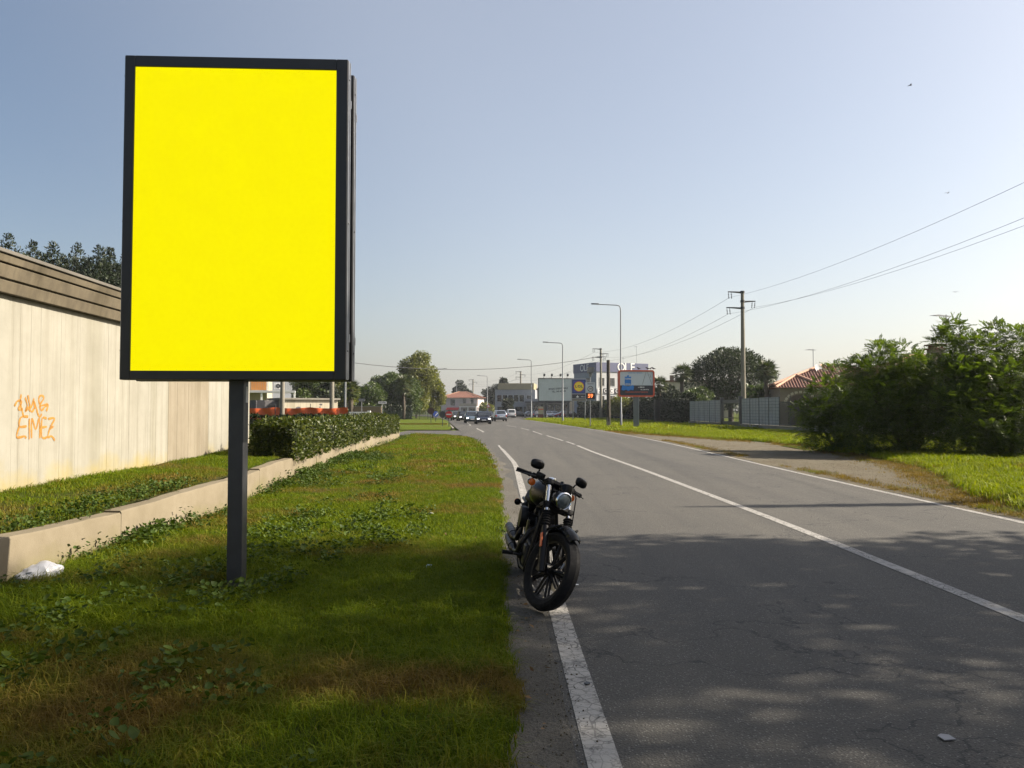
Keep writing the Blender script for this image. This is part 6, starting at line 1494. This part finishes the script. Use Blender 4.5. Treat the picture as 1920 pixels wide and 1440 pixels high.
# ------------------------------------------------------------------ litter
PLB = paint('white_plastic', (.36, .37, .40), .4, 0, .06, 5, .3, 12)
def crumple(name, label, cat, loc, r, mat, sq=(1, 1, .7), seed=1, parent=None):
    b = MB(); b.ell((0, 0, 0), (r * sq[0], r * sq[1], r * sq[2]), 30, 20)
    v = np.array(b.v); q = v / r; d = 1 + .26 * wob(q[:, 0] * 2.2 + seed, q[:, 1] * 2.2 + q[:, 2] * 2.5) + .17 * wob(q[:, 0] * 6 + seed, q[:, 2] * 6 - q[:, 1] * 5)
    b.v = [tuple(x) for x in v * d[:, None]]
    o = b.build(name, mat, None, 25); o.location = loc; o.rotation_euler = (0, .1, seed); return props(o, label, cat)
crumple('plastic_bag', 'crumpled white plastic bag lying against the low wall', 'bag', Vector((-4.19, 6.86, .10)), .14, PLB, (1.3, .8, .62), 4)
crumple('paper_scrap', 'pale blue crumpled tissue on the shaded grass', 'litter', gp(805, 1074) + Vector((0, 0, .05)), .036, paint('pale_blue_paper', (.50, .66, .82), .6, 0, .06, 9), (1, .8, .7), 5)
crumple('paper_scrap', 'small white scrap on the sunlit grass beyond the tissue', 'litter', gp(808, 970) + Vector((0, 0, .05)), .04, WHITE, (1, .7, .5), 3)
def flat_scrap(name, label, px, py, pts, mat, z=.006):
    c = gp(px, py); b = MB(); b.prism([(p[0], p[1]) for p in pts], 'z', z, z + .004); o = b.build(name, mat, None, 0); o.location = (c.x, c.y, 0); return props(o, label, 'litter')
flat_scrap('flattened_wrapper', 'grey flattened wrapper on the asphalt near the lower right', 1776, 1386, [(-.03, -.03), (.03, -.02), (.025, .03), (-.01, .04), (-.035, .02)], paint('grey_paper', (.22, .22, .23), .6, 0, .1, 9))
flat_scrap('tar_spot', 'black tar blob on the white edge line', 1101, 1284, [(.018 * math.cos(a), .022 * math.sin(a)) for a in np.linspace(0, 6.28, 10)[:-1]], BLK, .008)
flat_scrap('paper_scrap', 'small white paper bit on the asphalt right of the front tyre', 1081, 1098, [(-.018, -.012), (.02, -.008), (.016, .02), (-.012, .016)], WHITE)
for i, (px, py, Y, lb) in enumerate(((1707, 160, 42, 'tiny dark bird high in the bright sky'), (1777, 362, 50, 'tiny bird in the sky below the highest one'), (1791, 548, 46, 'tiny bird low above the right locust bush'))):
    t = thing('bird', lb, 'bird', at(px, py, Y), .6 * i, 'birds in the sky'); b = MB(); b.tube([(-.10, 0, 0), (-.03, 0, 0), (.05, 0, .01), (.09, 0, .01)], [.008, .025, .025, .008], 6); b.build('body', BLK, t)
    for s_ in (-1, 1): b = MB(); b.loft([[(-.03, s_ * .01, .01), (.04, s_ * .01, .01), (.04, s_ * .01, .018), (-.03, s_ * .01, .018)], [(-.04, s_ * .09, .05), (.03, s_ * .09, .05), (.03, s_ * .09, .055), (-.04, s_ * .09, .055)], [(-.07, s_ * .18, .02), (-.04, s_ * .18, .02), (-.04, s_ * .18, .022), (-.07, s_ * .18, .022)]]); b.build('wing', BLK, t)

# ------------------------------------------------------------------ thin haze in the air
t = NT('haze_air'); v = t.n('VolumePrincipled'); v.inputs['Color'].default_value = (.86, .90, .96, 1); v.inputs['Density'].default_value = .00022; v.inputs['Anisotropy'].default_value = .25
t.l(v.outputs[0], t.out.inputs['Volume'])
b = MB(); b.bb((-740, -560, -1.2), (740, 940, 18.5)); o = b.build('haze', t.m, None, 0); o['kind'] = 'stuff'
